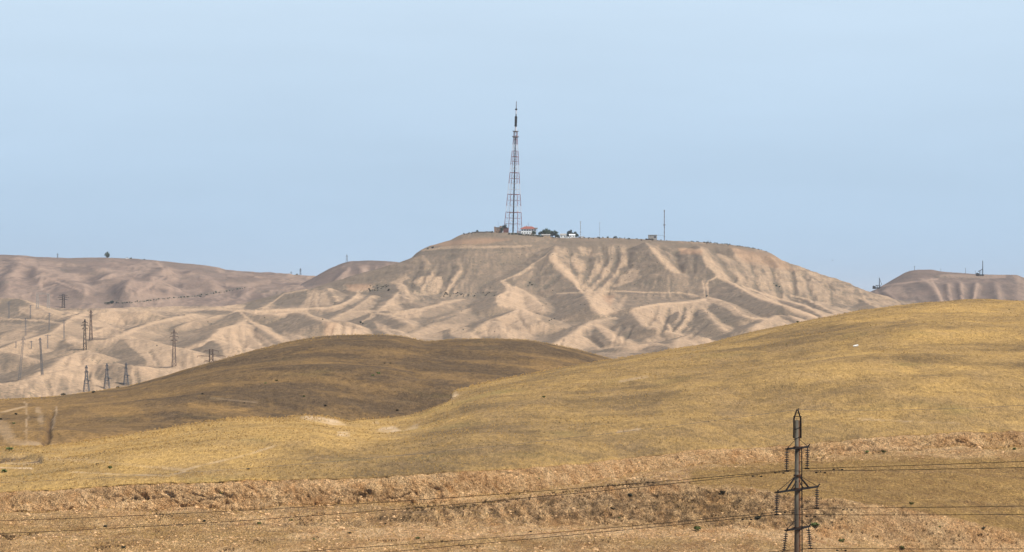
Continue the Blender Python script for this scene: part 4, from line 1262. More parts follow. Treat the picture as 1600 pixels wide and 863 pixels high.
DR = Vector((ARM.y, -ARM.x, 0))                 # along the line, to the right
DL = -DR
def wire(name, A, left, right, r, label, group, dampers=(), mat_=None, ll=95, lr=45):
    fl, fr = half_wire(A, DL, left), half_wire(A, DR, right)
    b = MB()
    pts = []
    for k in range(60, 0, -1):
        s = ll * k / 60
        q = A + DL * s
        pts.append(Vector((q.x, q.y, fl(s))))
    pts.append(A.copy())
    for k in range(1, 31):
        s = lr * k / 30
        q = A + DR * s
        pts.append(Vector((q.x, q.y, fr(s))))
    c = A.copy()
    v, f, n = [], [], 5
    for i, p in enumerate(pts):
        ax = (pts[min(i + 1, len(pts) - 1)] - pts[max(i - 1, 0)]).normalized()
        w_ = ax.cross(Vector((0, 0, 1))).normalized()
        t_ = w_.cross(ax)
        for k in range(n):
            an = 2 * math.pi * k / n
            v.append(p - c + (w_ * math.cos(an) + t_ * math.sin(an)) * r)
    for i in range(len(pts) - 1):
        for k in range(n): f.append((i * n + k, i * n + (k + 1) % n, (i + 1) * n + (k + 1) % n, (i + 1) * n + k))
    b.add(v, f)
    root = empty(name, c)
    tag(root, label, 'power wire', group)
    b.build('strand', mat_ or M_steel, root)
    for sd_, dist in dampers:
        d, fn = (DL, fl) if sd_ < 0 else (DR, fr)
        q = A + d * dist
        z = fn(dist) - A.z
        o = Vector((q.x - A.x, q.y - A.y, z))
        b = MB()
        b.bar(o, o + Vector((0, 0, -.10)), .03)
        b.bar(o - d * .3 + Vector((0, 0, -.11)), o + d * .3 + Vector((0, 0, -.11)), .014)
        for e in (-1, 1): b.lathe([(.03, -.08), (.045, -.06), (.045, .06), (.03, .08)], 8, o + d * .3 * e + Vector((0, 0, -.12)), 0, d.to_track_quat('Z', 'Y').to_matrix())
        b.build('vibration_damper', M_steel, root)
    return root

G = 'wires strung across the slope from the concrete pole'
# anchors: top near-left, top far-right, middle left, middle right, bottom left, bottom right
wire('power_wire', ANC[0], [(800, 780.5), (0, 834)], [(1590, 731)], .019, 'lower wire of the upper pair, held by the top left insulator string', G, [(-1, 2.1), (1, 2.4)])
wire('power_wire', ANC[1], [(800, 771), (0, 814)], [(1590, 721.5)], .019, 'upper wire of the upper pair, held by the top right insulator string', G, [(1, 2.2), (-1, 2.0)])
wire('power_wire', ANC[2], [(800, 845), (613, 862)], [(1590, 804)], .019, 'lower wire of the middle pair, held at the left end of the long crossarm', G, [(-1, 2.1), (1, 2.4)], ll=80)
wire('power_wire', ANC[3], [(800, 838), (473, 862)], [(1590, 791)], .019, 'upper wire of the middle pair, held at the right end of the long crossarm', G, [(1, 2.2), (-1, 2.0)], ll=80)
wire('power_wire', ANC[4], [(1000, 888)], [(1590, 872)], .019, 'lowest wire at the bottom edge, held by the leaning bottom left insulator string', G, [(1, 2.2)], ll=40)
wire('power_wire', ANC[5], [(1000, 880)], [(1590, 858)], .019, 'low wire running right near the bottom edge from the bottom right insulator string', G, [(1, 2.2), (-1, 2.0)], ll=40)
wire('ground_wire', PEAK, [(800, 694.5), (400, 731)], [(1303, 641), (1590, 634)], .0085, 'thin earth wire running from the very tip of the concrete pole over the golden slope', G, [], M_grey)

# ------------------------------------------------------------------ lattice work
def lattice(b_legs, b_br, prof, rot=0.0, rl=.12, rb=.06, panels=6, mats_at=None, lean=(0, 0)):
    """prof: (z, half width) from the foot up; four legs with X bracing on all sides"""
    zt = prof[-1][0]
    def pt(z, k):
        hw = np.interp(z, [p[0] for p in prof], [p[1] for p in prof])
        an = rot + math.pi / 4 + k * math.pi / 2
        return Vector((hw * 1.414 * math.cos(an) + lean[0] * z, hw * 1.414 * math.sin(an) + lean[1] * z, z))
    zs = sorted(set([p[0] for p in prof] + [zt * i / panels for i in range(panels + 1)]))
    for i in range(len(zs) - 1):
        m = mats_at(.5 * (zs[i] + zs[i + 1])) if mats_at else 0
        for k in range(4):
            b_legs[k].bar(pt(zs[i], k), pt(zs[i + 1], k), rl, m=m, cap=False)
            b_br.bar(pt(zs[i], k), pt(zs[i + 1], (k + 1) % 4), rb, m=m, cap=False)
            b_br.bar(pt(zs[i], (k + 1) % 4), pt(zs[i + 1], k), rb, m=m, cap=False)
            b_br.bar(pt(zs[i + 1], k), pt(zs[i + 1], (k + 1) % 4), rb, m=m, cap=False)

def pylon(pxb, pyb, pyt, label, wb=.12, wt=.03, arms=((.80, .13, 1), (.90, .09, 1)), material=None, rot=0.0, armrot=0.0, lean=0.0, thick=1.0, Y=None, sink=0.0, wp=None, name='lattice_pylon', panels=7):
    """a lattice pylon between two photo rows; widths and arms as fractions of its height"""
    material = material or M_grey
    g = hit(pxb, pyb, 1350) if Y is None else P(pxb, pyb, Y)
    H = (pyb - pyt) * g.y / FPX + sink
    g.z -= sink
    root = empty(name, g, 0)
    tag(root, label, 'pylon', 'pylons standing in the badlands')
    legs = [MB() for _ in range(4)]
    br = MB()
    prof = [(0, wb * H / 2), (H, wt * H / 2)] if not wp else [(a * H, c * H / 2) for a, c in wp]
    pxm = g.y / FPX
    lattice(legs, br, prof, rot, (.36 * pxm * thick), .17 * pxm * thick, panels, lean=(lean, 0))
    for l in legs: l.build('leg', material, root)
    br.build('bracing', material, root)
    ca, sa = math.cos(armrot), math.sin(armrot)
    for fr, ln, both in arms:
        z = fr * H
        a = MB()
        hw = np.interp(z, [p[0] for p in prof], [p[1] for p in prof])
        for e in ((-1, 1) if both else (1,)):
            tip = Vector((ca * ln * H * e + lean * z, sa * ln * H * e, z))
            for q in (-1, 1):
                a.bar(Vector((lean * z + hw * e * .8, hw * q * .5, z)), tip, .55 * pxm * thick, .34 * pxm * thick)
            a.bar(Vector((lean * z, 0, z + .045 * H)), tip, .22 * pxm * thick)
            a.bar(tip, tip + Vector((0, 0, -.045 * H)), .25 * pxm * thick)
        a.build('crossarm', material, root)
    return root

A3 = ((.70, .085, 1), (.80, .12, 1), (.90, .085, 1))
pylon(272, 573, 515, 'tall rust brown lattice pylon with spread legs standing on the bright bare slope', .11, .03, A3, M_brownsteel, R(8), thick=1.2)
pylon(330, 567, 546, 'short dark pylon head with three crossarms showing over the crest of the brown hill', .32, .26, ((.72, .17, 1), (.84, .33, 1), (.96, .17, 1)), M_brownsteel, R(10), thick=1.3, Y=1420, sink=12, wp=((0, .10), (1, .08)), panels=12)
pylon(132.5, 547, 499, 'tall dark pylon with splayed feet on the saddle, nearer one of the close pair', .105, .03, A3, M_steel, R(12), thick=1.1)
pylon(142, 532, 485, 'tall slim pylon standing just behind and right of the dark one on the saddle', .10, .03, ((.84, .06, 1), (.93, .06, 1)), M_brownsteel, R(-6), thick=1.0, )
for x, yb, yt, lb in ((135, 614, 571, 'leftmost of the three bluish pylons with a wide offset arm behind the brown hill'), (167, 609, 568, 'middle one of the three bluish pylons with a wide offset arm behind the brown hill'),
                      (197, 601, 567, 'rightmost and smallest showing of the three bluish pylons with a wide offset arm')):
    pylon(x, yb, yt, lb, .26, .05, ((.52, .26, 0), (.52, .14, 1), (.80, .11, 1), (.93, .08, 1)), M_grey, R(20), R(-50), thick=1.25, sink=2.5, wp=((0, .21), (.45, .12), (.6, .08), (1, .02)))
pylon(30, 594, 527, 'tall thin pylon leaning to the right at the far left of the badlands', .05, .03, ((.86, .05, 1), (.95, .05, 1)), M_grey, R(10), lean=.10, thick=.8, panels=14)
pylon(66, 586, 528, 'tall thin pylon leaning a little to the left, beside the end of the pale track', .05, .03, ((.86, .05, 1), (.95, .05, 1)), M_grey, R(-10), lean=-.06, thick=.8, panels=12)
pylon(99, 481, 460, 'dark broad pylon with stacked crossarms in front of the grey ridge foot', .22, .12, ((.62, .30, 1), (.78, .40, 1), (.92, .30, 1)), M_steel, R(5), thick=1.1)
for x, yb, yt, lb in ((14, 498, 471, 'faint slim pylon at the far left edge below the ridge'), (47.5, 498, 477, 'faint slim pylon left of the pale gantry, beyond the first one at the edge'),
                      (40, 525, 497, 'thin faint pylon on the low saddle at left, below the two at the ridge foot'), (77, 516, 489, 'thin pylon rising from the pale crest below the gantry'),
                      (100, 529, 500, 'thin pylon on the dark slope left of the saddle pair')):
    pylon(x, yb, yt, lb, .07, .03, ((.84, .10, 1), (.95, .10, 1)), M_grey, R(9), thick=.62)
for x, yb, yt, lb in ((25, 544, 534, 'tiny pole, leftmost of three small T shaped ones on the left slope'), (49, 545, 533, 'tiny pole, middle one of three small T shaped ones on the left slope'),
                      (74.5, 545, 523, 'small pole, tallest and rightmost of three T shaped ones on the left slope')):
    pylon(x, yb, yt, lb, .06, .05, ((.93, .22, 1),), M_grey, R(9), thick=.7, panels=3)
pylon(90, 404.5, 396, 'tiny pylon on the skyline at the left end of the far ridge', .2, .05, ((.8, .2, 1),), M_grey, thick=.5, Y=6250, sink=1.5, panels=3)
pylon(542, 410.5, 398, 'small pylon on the skyline of the purple hill left of the mesa', .25, .05, ((.8, .12, 1),), M_grey, thick=.5, Y=5480, sink=1.5, panels=5)
pylon(455, 432.5, 424.5, 'smallest pylon on the skyline in the dip of the far ridge', .15, .05, ((.8, .2, 1),), M_grey, thick=.55, Y=6250, sink=1.5, panels=3)
pylon(469.5, 432.5, 419.5, 'dark pylon on the skyline in the dip of the far ridge, among bushes', .18, .05, ((.75, .12, 1), (.9, .1, 1)), M_steel, thick=.6, Y=6250, sink=1.5, panels=4)

def gantry():
    g = hit(67, 482, 1350)
    k = g.y / FPX
    root = empty('switching_gantry', g)
    tag(root, 'pale portal gantry of two lattice posts and a beam below the grey ridge', 'gantry')
    for x in (-8.5, 8.5):
        legs = [MB() for _ in range(4)]
        br = MB()
        lattice(legs, br, [(0, 2.1 * k), (22 * k, 1.2 * k)], R(5), .3 * k, .2 * k, 6)
        a = MB()
        for l in legs: a.add(l.v, l.f)
        a.add(br.v, br.f)
        a.v = [(p[0] + x * k, p[1], p[2]) for p in a.v]
        a.build('lattice_post', M_greywall, root)
    b = MB()
    for z in (22, 24.0):
        for y in (-.8, .8): b.bar((-11 * k, y * k, z * k), (11 * k, y * k, z * k), .28 * k)
    for i in range(11):
        b.bar(((-10 + 2 * i) * k, -.8 * k, 22 * k), ((-9 + 2 * i) * k, -.8 * k, 24 * k), .2 * k)
    b.build('beam', M_greywall, root)
gantry()

# ------------------------------------------------------------------ television tower on the mesa
RIM_Y = 4652.0
def rim(px, Y=RIM_Y, dz=-.4):
    z = ground_z(px, Y)
    x = P(px, PYof(Y, z), Y).x
    return Vector((x, Y, z + dz))

def tv_tower():
    Yt = 4668.0
    k = Yt / FPX
    foot = rim(801.5, Yt)
    base_py = float(PYof(Yt, foot.z))
    root = empty('television_tower', foot)
    tag(root, 'tall red and white lattice television tower with a slender antenna, on top of the mesa', 'tower')
    root.rotation_euler = (0, R(1.5), 0)          # it stands a little out of plumb, as in the photo
    h = lambda py: (base_py - py) * k
    prof = [(0, 12.6 * k), (h(332), 10.6 * k), (h(304), 8.7 * k), (h(270), 6.3 * k), (h(240), 4.6 * k), (h(222), 3.0 * k), (h(205), 2.3 * k)]
    prof = [(z, w_ * .90) for z, w_ in prof]
    cuts = [368, 332, 322, 304, 287, 270, 258, 245, 236, 226, 218, 205]
    levels = sorted(set([h(c) for c in (350, 341, 332, 322, 313, 304, 296, 287, 279, 270, 264, 258, 252, 245, 236, 226, 218, 212, 205)] + [0]))
    red_bands = [(345, 372), (322, 345), (287, 304.5), (258, 270.5) if False else (287, 304.5), (270, 287), (236, 258) if False else (245, 258), (226, 245), (205, 222)]
    def col(z):
        py = base_py - z / k
        white = (318 < py < 332) or (288 < py < 304) or False
        white = (305 > py > 305) or (322 < py < 333) or (288 < py < 303) or (258 < py < 270) or (222 < py < 237)
        return 1 if white else 0
    lean = (4.2 * k / h(205), 0)                 # the head stands a little right of the foot's middle, as seen from here
    lean = (0, 0)
    legs = [MB() for _ in range(4)]
    brace = MB()
    rot = R(27)
    P0 = prof
    def pt(z, q):
        hw = np.interp(z, [p[0] for p in P0], [p[1] for p in P0])
        an = rot + q * math.pi / 2
        return Vector((hw * 1.414 * math.cos(an), hw * 1.414 * math.sin(an), z))
    for a, c in zip(levels[:-1], levels[1:]):
        m = col(.5 * (a + c))
        for q in range(4):
            legs[q].bar(pt(a, q), pt(c, q), (.36 if not m else .30), m=m, cap=False)
            brace.bar(pt(c, q), pt(c, (q + 1) % 4), .20, m=m, cap=False)
            brace.bar(pt(a, q), (pt(c, q) + pt(c, (q + 1) % 4)) / 2, .09, m=m, cap=False)
            brace.bar(pt(a, (q + 1) % 4), (pt(c, q) + pt(c, (q + 1) % 4)) / 2, .09, m=m, cap=False)
    for l in legs: l.build('leg', [M_red, M_white], root)
    brace.build('bracing', [M_red, M_white], root)
    b = MB()
    b.bar((0, 0, 0), (0, 0, h(213)), 1.0, .8, 8)
    for i in range(30): b.box((0, 0, h(360) + i * h(218) / 33), (2.3, 2.3, .5))
    b.build('lift_shaft', M_steel, root)
    for py, r in ((332, 12.2), (304, 8.9), (270, 6.2), (245, 4.6)):
        b = MB()
        for q in range(4):
            b.bar(pt(h(py), q) * 1.0, pt(h(py), (q + 1) % 4), .42)
            b.bar(pt(h(py), q), Vector((0, 0, h(py))), .25)
        b.build('gallery', M_red, root)
    for py, r in ((214, 5.2), (205.5, 4.4)):
        b = MB()
        b.lathe([(r * k * .5, h(py) - 1.0), (r * k, h(py) - .4), (r * k, h(py) + .5), (r * k * .6, h(py) + .6)], 16)
        for q in range(12):
            a = q * math.pi / 6
            b.bar((r * k * math.cos(a), r * k * math.sin(a), h(py) + .4), (r * k * math.cos(a), r * k * math.sin(a), h(py) + 1.8), .12)
        b.build('platform', M_brownsteel, root)
    b = MB()
    b.lathe([(1.3 * k, h(205)), (1.2 * k, h(198))], 8)
    b.build('mast_collar', M_white, root)
    b = MB()
    b.lathe([(1.5 * k, h(198)), (1.45 * k, h(182)), (.8 * k, h(181)), (.7 * k, h(178))], 8)
    for i in range(6):
        for q in range(4):
            a = q * math.pi / 2 + .4
            b.box((1.5 * k * math.cos(a), 1.5 * k * math.sin(a), h(196.5 - i * 2.6)), (.7, 1.5, 1.7), a)
    b.build('panel_antenna', M_steel, root)
    b = MB()
    b.lathe([(.9 * k, h(178)), (.85 * k, h(171.5))], 8)
    b.build('mast_tube', M_white, root)
    b = MB()
    b.lathe([(1.0 * k, h(172.2)), (1.9 * k, h(171.2)), (1.9 * k, h(170)), (.7 * k, h(169.6))], 10)
    b.build('beacon_platform', M_steel, root)
    b = MB()
    b.bar((0, 0, h(170)), (0, 0, h(158)), .5, .34, 6)
    for i in range(4): b.bar((-1.0, 0, h(167.5 - 2.4 * i)), (1.0, 0, h(167.5 - 2.4 * i)), .18)
    b.build('whip_antenna', M_brownsteel, root)
    b = MB()
    for q, (dx, z, s_) in enumerate(((-4, 333, 1.3), (6.5, 331, 1.6), (-3, 345, 1.2))):
        M = Matrix.Rotation(R(90), 3, 'X')
        b.lathe([(.2 * k, -.6), (s_ * k * .7, 0), (s_ * k, .9), (s_ * k * .96, .9)], 12, (dx * k, -7 * k, h(z)), 0, M)
    b.build('dish_antenna', M_white, root)
tv_tower()

# ------------------------------------------------------------------ buildings on the mesa
K = RIM_Y / FPX                                  # metres per photo pixel there

def windows(root, n, w_, z0, z1, y, ww):
    for i in range(n):
        x = (i + .5) / n * w_ - w_ / 2
        b = MB()
        b.box((x, y - .02, (z0 + z1) / 2), (ww, .10, z1 - z0))
        f = b.build('window', M_glass, root)
        b = MB()
        for e in (-1, 1): b.box((x + e * (ww / 2 + .06), y - .05, (z0 + z1) / 2), (.12, .16, z1 - z0))
        b.build('frame', M_wall, f)

def white_house():
    f = rim(826, 4655)
    root = empty('white_house', f)
    tag(root, 'white two storey house under a red hip roof, right of the tower foot', 'house')
    b = MB()
    b.box((0, 6, 3.6), (20.5, 12, 8.2))
    b.box((-13.0, 6, 2.5), (5.5, 9, 5.6))
    b.box((0, -.06, 3.75), (20.7, .12, .35))
    b.build('wall', M_wall, root)
    windows(root, 6, 20.5, 5.0, 6.7, 0, 1.2)
    windows(root, 6, 20.5, 1.2, 2.9, 0, 1.2)
    b = MB()
    b.box((4.0, -.05, 1.1), (1.3, .12, 2.3))
    b.build('door', M_brick, root)
    b = MB()
    x0, x1, y0, y1, z0, z1 = -12.2, 11.5, -1.2, 13.2, 7.7, 11.2
    v = [(x0, y0, z0), (x1, y0, z0), (x1, y1, z0), (x0, y1, z0), (x0 + 7, 6, z1), (x1 - 7, 6, z1), (x0, y0, z0 - .25), (x1, y0, z0 - .25), (x1, y1, z0 - .25), (x0, y1, z0 - .25)]
    b.add(v, [(0, 1, 5, 4), (1, 2, 5), (2, 3, 4, 5), (3, 0, 4), (9, 8, 7, 6), (0, 6, 7, 1), (1, 7, 8, 2), (2, 8, 9, 3), (3, 9, 6, 0)])
    rf = b.build('roof', M_roof, root)
    b = MB()
    b.box((-3, 6, 11.4), (.9, .9, 1.8))
    b.build('chimney', M_brick, rf)
    b = MB()
    b.bar((-.5, 6, 10.5), (-.5, 6, 17), .22, .12, 6)
    b.build('aerial', M_steel, root)
    b = MB()
    for x in (9.2, 11.5): b.bar((x, -1, -.3), (x, -1, 9.6), .25)
    b.box((10.3, -.8, 8.6), (4.2, 1.6, 1.5))
    b.build('balcony', M_greywall, root)
white_house()

def brown_building():
    f = rim(781, 4648)
    root = empty('station_building', f)
    tag(root, 'brown flat roofed station building left of the tower foot with two blocks and dish antennas', 'building')
    b = MB()
    b.box((-2.5, 5, 3.6), (10.5, 9, 8.0))
    b.box((-6.7, 4.0, 8.1), (2.4, 3, 1.1))
    b.box((1.2, 4.0, 8.6), (3.4, 3, 2.0))
    b.build('wall', M_brick, root)
    b = MB()
    b.box((7.2, 5, 3.0), (8.6, 8, 7.2))
    b.box((7.2, 5, 6.75), (9.2, 8.6, .3))
    b.build('annex', mat('dark red plaster', (.13, .06, .05), .9, scale=.8, var=.3), root)
    b = MB()
    b.box((-2.5, 5, 7.75), (11.2, 9.8, .35))
    b.build('roof', M_greywall, root)
    windows(root, 4, 9.0, 4.4, 5.8, .5, 1.1)
    b = MB()
    M = Matrix.Rotation(R(100), 3, 'X')
    b.lathe([(.2, -.3), (1.1, .2), (1.7, .9), (1.65, .9)], 14, (3.4, -.6, 2.0), 0, M)
    b.bar((3.4, 0, 0), (3.4, -.3, 2.2), .12)
    b.build('dish_antenna', M_white, root)
    b = MB()
    b.bar((-2.2, 5, 8), (-2.2, 5, 17), .12, .08)
    b.build('aerial', M_steel, root)
brown_building()

def small_house(px, Y, w_, h_, d_, label, roofm, wallm, gable=True, name='small_house', win=2):
    f = rim(px, Y)
    root = empty(name, f)
    tag(root, label, 'house' if name == 'small_house' else 'building')
    b = MB()
    b.box((0, d_ / 2, h_ / 2 - .4), (w_, d_, h_ + .8))
    b.build('wall', wallm, root)
    b = MB()
    if gable:
        x, z, t = w_ / 2 + .4, h_, h_ * .5
        v = [(-x, -.4, z), (x, -.4, z), (x, d_ + .4, z), (-x, d_ + .4, z), (-x, d_ / 2, z + t), (x, d_ / 2, z + t)]
        b.add(v, [(0, 1, 5, 4), (2, 3, 4, 5), (0, 4, 3), (1, 2, 5), (3, 2, 1, 0)])
    else:
        b.box((0, d_ / 2, h_ + .15), (w_ + .6, d_ + .6, .3))
    b.build('roof', roofm, root)
    windows(root, win, w_, h_ * .35, h_ * .8, 0, .9)
    return root

small_house(853, 4632, 11.5, 3.2, 7, 'low tan shed with a pale roof below the dark trees', M_greywall, mat('tan plaster', (.42, .30, .19), .9, scale=.8), True, 'shed', 2)
small_house(880, 4645, 8, 4.2, 6, 'small white house with a pointed gable, middle of the cluster right of the trees', M_greywall, M_wall, True)
small_house(888, 4640, 7, 2.6, 6, 'low white cottage immediately right of the pointed gable', M_greywall, M_wall, False)
small_house(894, 4655, 8, 3.4, 6, 'pale cottage with a light gable roof under the rightmost trees of the cluster', M_wall, M_wall, True)
small_house(872, 4650, 5, 2.4, 5, 'little white hut at the left end of the cottage cluster', M_wall, M_wall, False, win=1)
small_house(909.5, 4656, 6.0, 1.9, 4, 'long low white hut standing alone by the slim mast', M_wall, M_wall, False, win=2)

def bunker():
    f = rim(1019.5, 4650)
    root = empty('hilltop_bunker', f)
    tag(root, 'grey box building with a dark open porch on the mesa edge beside the tall mast', 'building')
    b = MB()
    b.box((0.3, 5, 3.0), (11.5, 8, 7.2))
    b.build('wall', M_greywall, root)
    b = MB()
    b.box((0.3, 5, 6.9), (12.6, 9, .6))
    b.build('roof', M_greywall, root)
    b = MB()
    b.box((-4.5, -1.2, .6), (10, 2.4, 2.6))
    b.build('porch', M_steel, root)
    b = MB()
    b.box((3.5, .93, 4.2), (3, .14, 1.8))
    b.build('window', M_glass, root)
    b = MB()
    b.bar((6, 3, 6.7), (15.2, 3, 6.5), .16)
    b.build('cable_beam', M_steel, root)
bunker()

def wall_run(px0, px1, hh, label, cat='wall', name='boundary_wall', m=None, dy=0):
    b = MB()
    f = rim((px0 + px1) / 2, 4641 + dy)
    n = int((px1 - px0) / 3)
    pts = [rim(px0 + (px1 - px0) * i / n, 4641 + dy, -.6) - f for i in range(n + 1)]
    for p, q in zip(pts[:-1], pts[1:]):
        hv = hh + random.uniform(-.25, .25)
        b.box(((p + q) / 2 + Vector((0, 0, hv / 2 + .3))), ((q - p).length - .02, .5, hv + .6))
    o = b.build(name, m or M_greywall)
    o.location = f
    tag(o, label, cat)
wall_run(737, 771, 1.7, 'low dark wall along the mesa edge, left of the brown building', m=mat('dark stone wall', (.11, .095, .08), .95, scale=.8, var=.4))
wall_run(792, 848, 1.0, 'long grey retaining wall on the mesa edge under the tower and the white house', dy=-4)

def mast(px, pyt, Y, label, r=.25, bands=False, dish=None, name='radio_mast'):
    f = rim(px, Y)
    base = float(PYof(Y, f.z))
    H = (base - pyt) * Y / FPX
    root = empty(name, f)
    tag(root, label, 'mast')
    b = MB()
    n = 12
    for i in range(n): b.bar((0, 0, H * i / n), (0, 0, H * (i + 1) / n), r * (1.15 if i % 2 else .9), r * (.9 if i % 2 else .9), 6, m=(i % 2 if bands else 0))
    b.build('tube', [M_brownsteel, M_white if bands else M_brownsteel], root)
    b = MB()
    for z, s_ in ((.97, 1.1), (.6, .8), (.33, .8)) if dish is None else dish:
        b.bar((-s_, 0, z * H), (s_, 0, z * H), r * .8)
        b.bar((0, -s_, z * H), (0, s_, z * H), r * .8)
    b.build('crosspiece', M_brownsteel, root)
    return root
mast(907, 346, 4655, 'slim banded mast standing right of the cottage cluster', .42, True)
mast(937, 347.5, 4655, 'thinnest pale mast standing alone between the cottages and the bunker', .22, True)
mast(1038, 328, 4650, 'tallest slender mast on the right half of the mesa, beside the grey bunker', .55, False, ((.52, 1.6), (.5, 1.3), (.97, .7), (.15, .9)))
def crest_mast(px, pyb, pyt, Y, label, r=.3):
    f = P(px, pyb, Y)
    H = (pyb - pyt) * Y / FPX + 1.5
    root = empty('radio_mast', f - Vector((0, 0, 1.5)))
    tag(root, label, 'mast')
    b = MB(); b.bar((0, 0, 0), (0, 0, H), r, r * .7, 6); b.build('tube', M_brownsteel, root)
    b = MB(); b.bar((-r * 3, 0, H * .9), (r * 3, 0, H * .9), r * .7); b.build('crosspiece', M_brownsteel, root)
crest_mast(1429, 422.5, 416, 5590, 'short pole on the left shoulder of the right hand hill', .4)
crest_mast(1470, 426, 420, 5590, 'faintest short pole on the right hand hill, left of its middle', .22)
crest_mast(1508.5, 429, 419, 5590, 'short pole on the right hand hill, left of the tall mast', .3)
crest_mast(1524, 430, 423, 5590, 'small pole just left of the dark plant on the right hand hill', .25)

def plant(px, pyb, pyt, Y, label, mirrored=False):
    """mast with a dark shed and a sloping gantry at its foot"""
    f = P(px, pyb, Y) - Vector((0, 0, 1.5))
    k = Y / FPX
    root = empty('derrick', f)
    tag(root, label, 'derrick')
    H = (pyb - pyt) * k + 1.5
    b = MB()
    b.bar((0, 0, 0), (0, 0, H), .9, .5, 6)
    b.build('mast', M_steel, root)
    b = MB()
    if mirrored:
        legs = [(0, H * .95, 3.6, H * .42), (3.6, H * .42, .5, H * .15)]
        for x0, z0, x1, z1 in legs: b.bar((x0, 0, z0), (x1, 0, z1), .4)
        b.bar((-5.5, 0, H * .28), (0, 0, H * .30), .6)
        b.bar((-3, 0, 0), (-3, 0, H * .3), .5)
        b.bar((-6, 0, H * .32), (-4, 0, H * .22), .8)
    else:
        b.bar((-7.5, 0, H * .28), (0, 0, H * .45), .6)
        b.bar((-5, 0, 0), (-5, 0, H * .36), .5)
        b.bar((-3, 0, 0), (-3, 0, H * .38), .35)
    b.build('boom', M_steel, root)
    b = MB()
    b.box((-8.5, 0, 2.0), (4.6, 5, 4.6))
    b.box((-3, 1, 1.3), (10, 3, 2.2))
    b.box((-9.2, 0, 4.6), (1.4, 2, 1.2))
    b.build('engine_shed', M_steel, root)
plant(1535.5, 429.8, 407.5, 5560, 'tall mast with a sloping boom and a dark engine shed on the right hand hill')
plant(1374, 450, 434, 5560, 'small derrick with bent boom and dark shed, left of the right hand hill', True)

def ring_frame():
    f = rim(1108, 4650)
    root = empty('steel_frame', f)
    tag(root, 'tiny steel frame on the skyline of the mesa, right of the tall mast', 'frame')
    b = MB()
    for x in (-2, 2): b.bar((x, 0, 0), (x, 0, 2.6), .22)
    b.build('post', M_grey, root)
    b = MB(); b.bar((-2.4, 0, 2.6), (2.4, 0, 2.6), .22); b.build('beam', M_grey, root)
ring_frame()

# ------------------------------------------------------------------ trees and shrubs
def foliage(b, c, r, n, size, rnd, flat=.8):
    """small leaf faces through the volume of a few clumps"""
    clumps = []
    for _ in range(max(4, n // 40)):
        v = Vector((rnd.gauss(0, 1), rnd.gauss(0, 1), rnd.gauss(0, 1))).normalized() * rnd.uniform(.2, .75)
        clumps.append((Vector((v.x * r, v.y * r, v.z * r * flat)), rnd.uniform(.32, .55) * r))
    for _ in range(n):
        cc, cr = rnd.choice(clumps)
        d = Vector((rnd.gauss(0, 1), rnd.gauss(0, 1), rnd.gauss(0, 1))).normalized() * cr * rnd.uniform(.5, 1)
        p = Vector(c) + cc + d
        a = Vector((rnd.gauss(0, 1), rnd.gauss(0, 1), rnd.gauss(0, 1))).normalized() * size
        e = a.orthogonal().normalized() * size * rnd.uniform(.6, 1)
        b.add([p - a, p - e * .6, p + a, p + e * .6], [(0, 1, 2, 3)])

def tree_mesh(h, w_, seed, leaf):
    rnd = random.Random(seed)
    t = MB()
    t.bar((0, 0, -.5), (0, 0, h * .5), .05 * h, .03 * h, 6)
    for k in range(4):
        a = rnd.uniform(0, 6.28)
        t.bar((0, 0, h * (.3 + .05 * k)), (math.cos(a) * w_ * .3, math.sin(a) * w_ * .3, h * (.55 + .06 * k)), .025 * h, .012 * h, 5)
    f = MB()
    foliage(f, (0, 0, h * .60), w_ * .55, 620, h * .085, rnd, h * .42 / (w_ * .5))
    return t.mesh('trunk'), f.mesh('crown')

def shrub_mesh(seed, n=120):
    rnd = random.Random(seed)
    f = MB()
    for k in range(4):
        a = rnd.uniform(0, 6.28)
        f.bar((0, 0, -.1), (math.cos(a) * .3, math.sin(a) * .3, .4), .03, .015, 4)
    foliage(f, (0, 0, .38), .5, n, .15, rnd, .75)
    return f
SH = []
for m_ in (M_leaf, M_leaf2, M_scrub):
    for sd_ in (1, 2, 3):
        me = shrub_mesh(sd_ + 10).mesh('shrub')
        me.materials.append(m_)
        SH.append(me)
def scrub_mass(name, items, label):
    v, f, n = [], [], 0
    for p, size in items:
        me = SH[6 + random.randrange(3)]
        c = np.empty(len(me.vertices) * 3)
        me.vertices.foreach_get('co', c)
        c = c.reshape(-1, 3) * (size, size, size * .7)
        a = random.uniform(0, 6.28)
        c = c @ np.array([[math.cos(a), math.sin(a), 0], [-math.sin(a), math.cos(a), 0], [0, 0, 1]]) + np.array(p)
        v += c.tolist()
        f += [tuple(i + n for i in q.vertices) for q in me.polygons]
        n += len(c)
    me = bpy.data.meshes.new(name)
    me.from_pydata(v, [], f)
    tag(link(name, me, M_scrub), label, kind='stuff')

def shrub(p, size, kind, label, group=None, cat='shrub', hz=.7):
    o = bpy.data.objects.new('shrub', SH[kind * 3 + random.randrange(3)])
    C.objects.link(o)
    o.location = p
    o.rotation_euler = (0, 0, random.uniform(0, 6.28))
    o.scale = (size, size, size * hz)
    tag(o, label, cat, group)

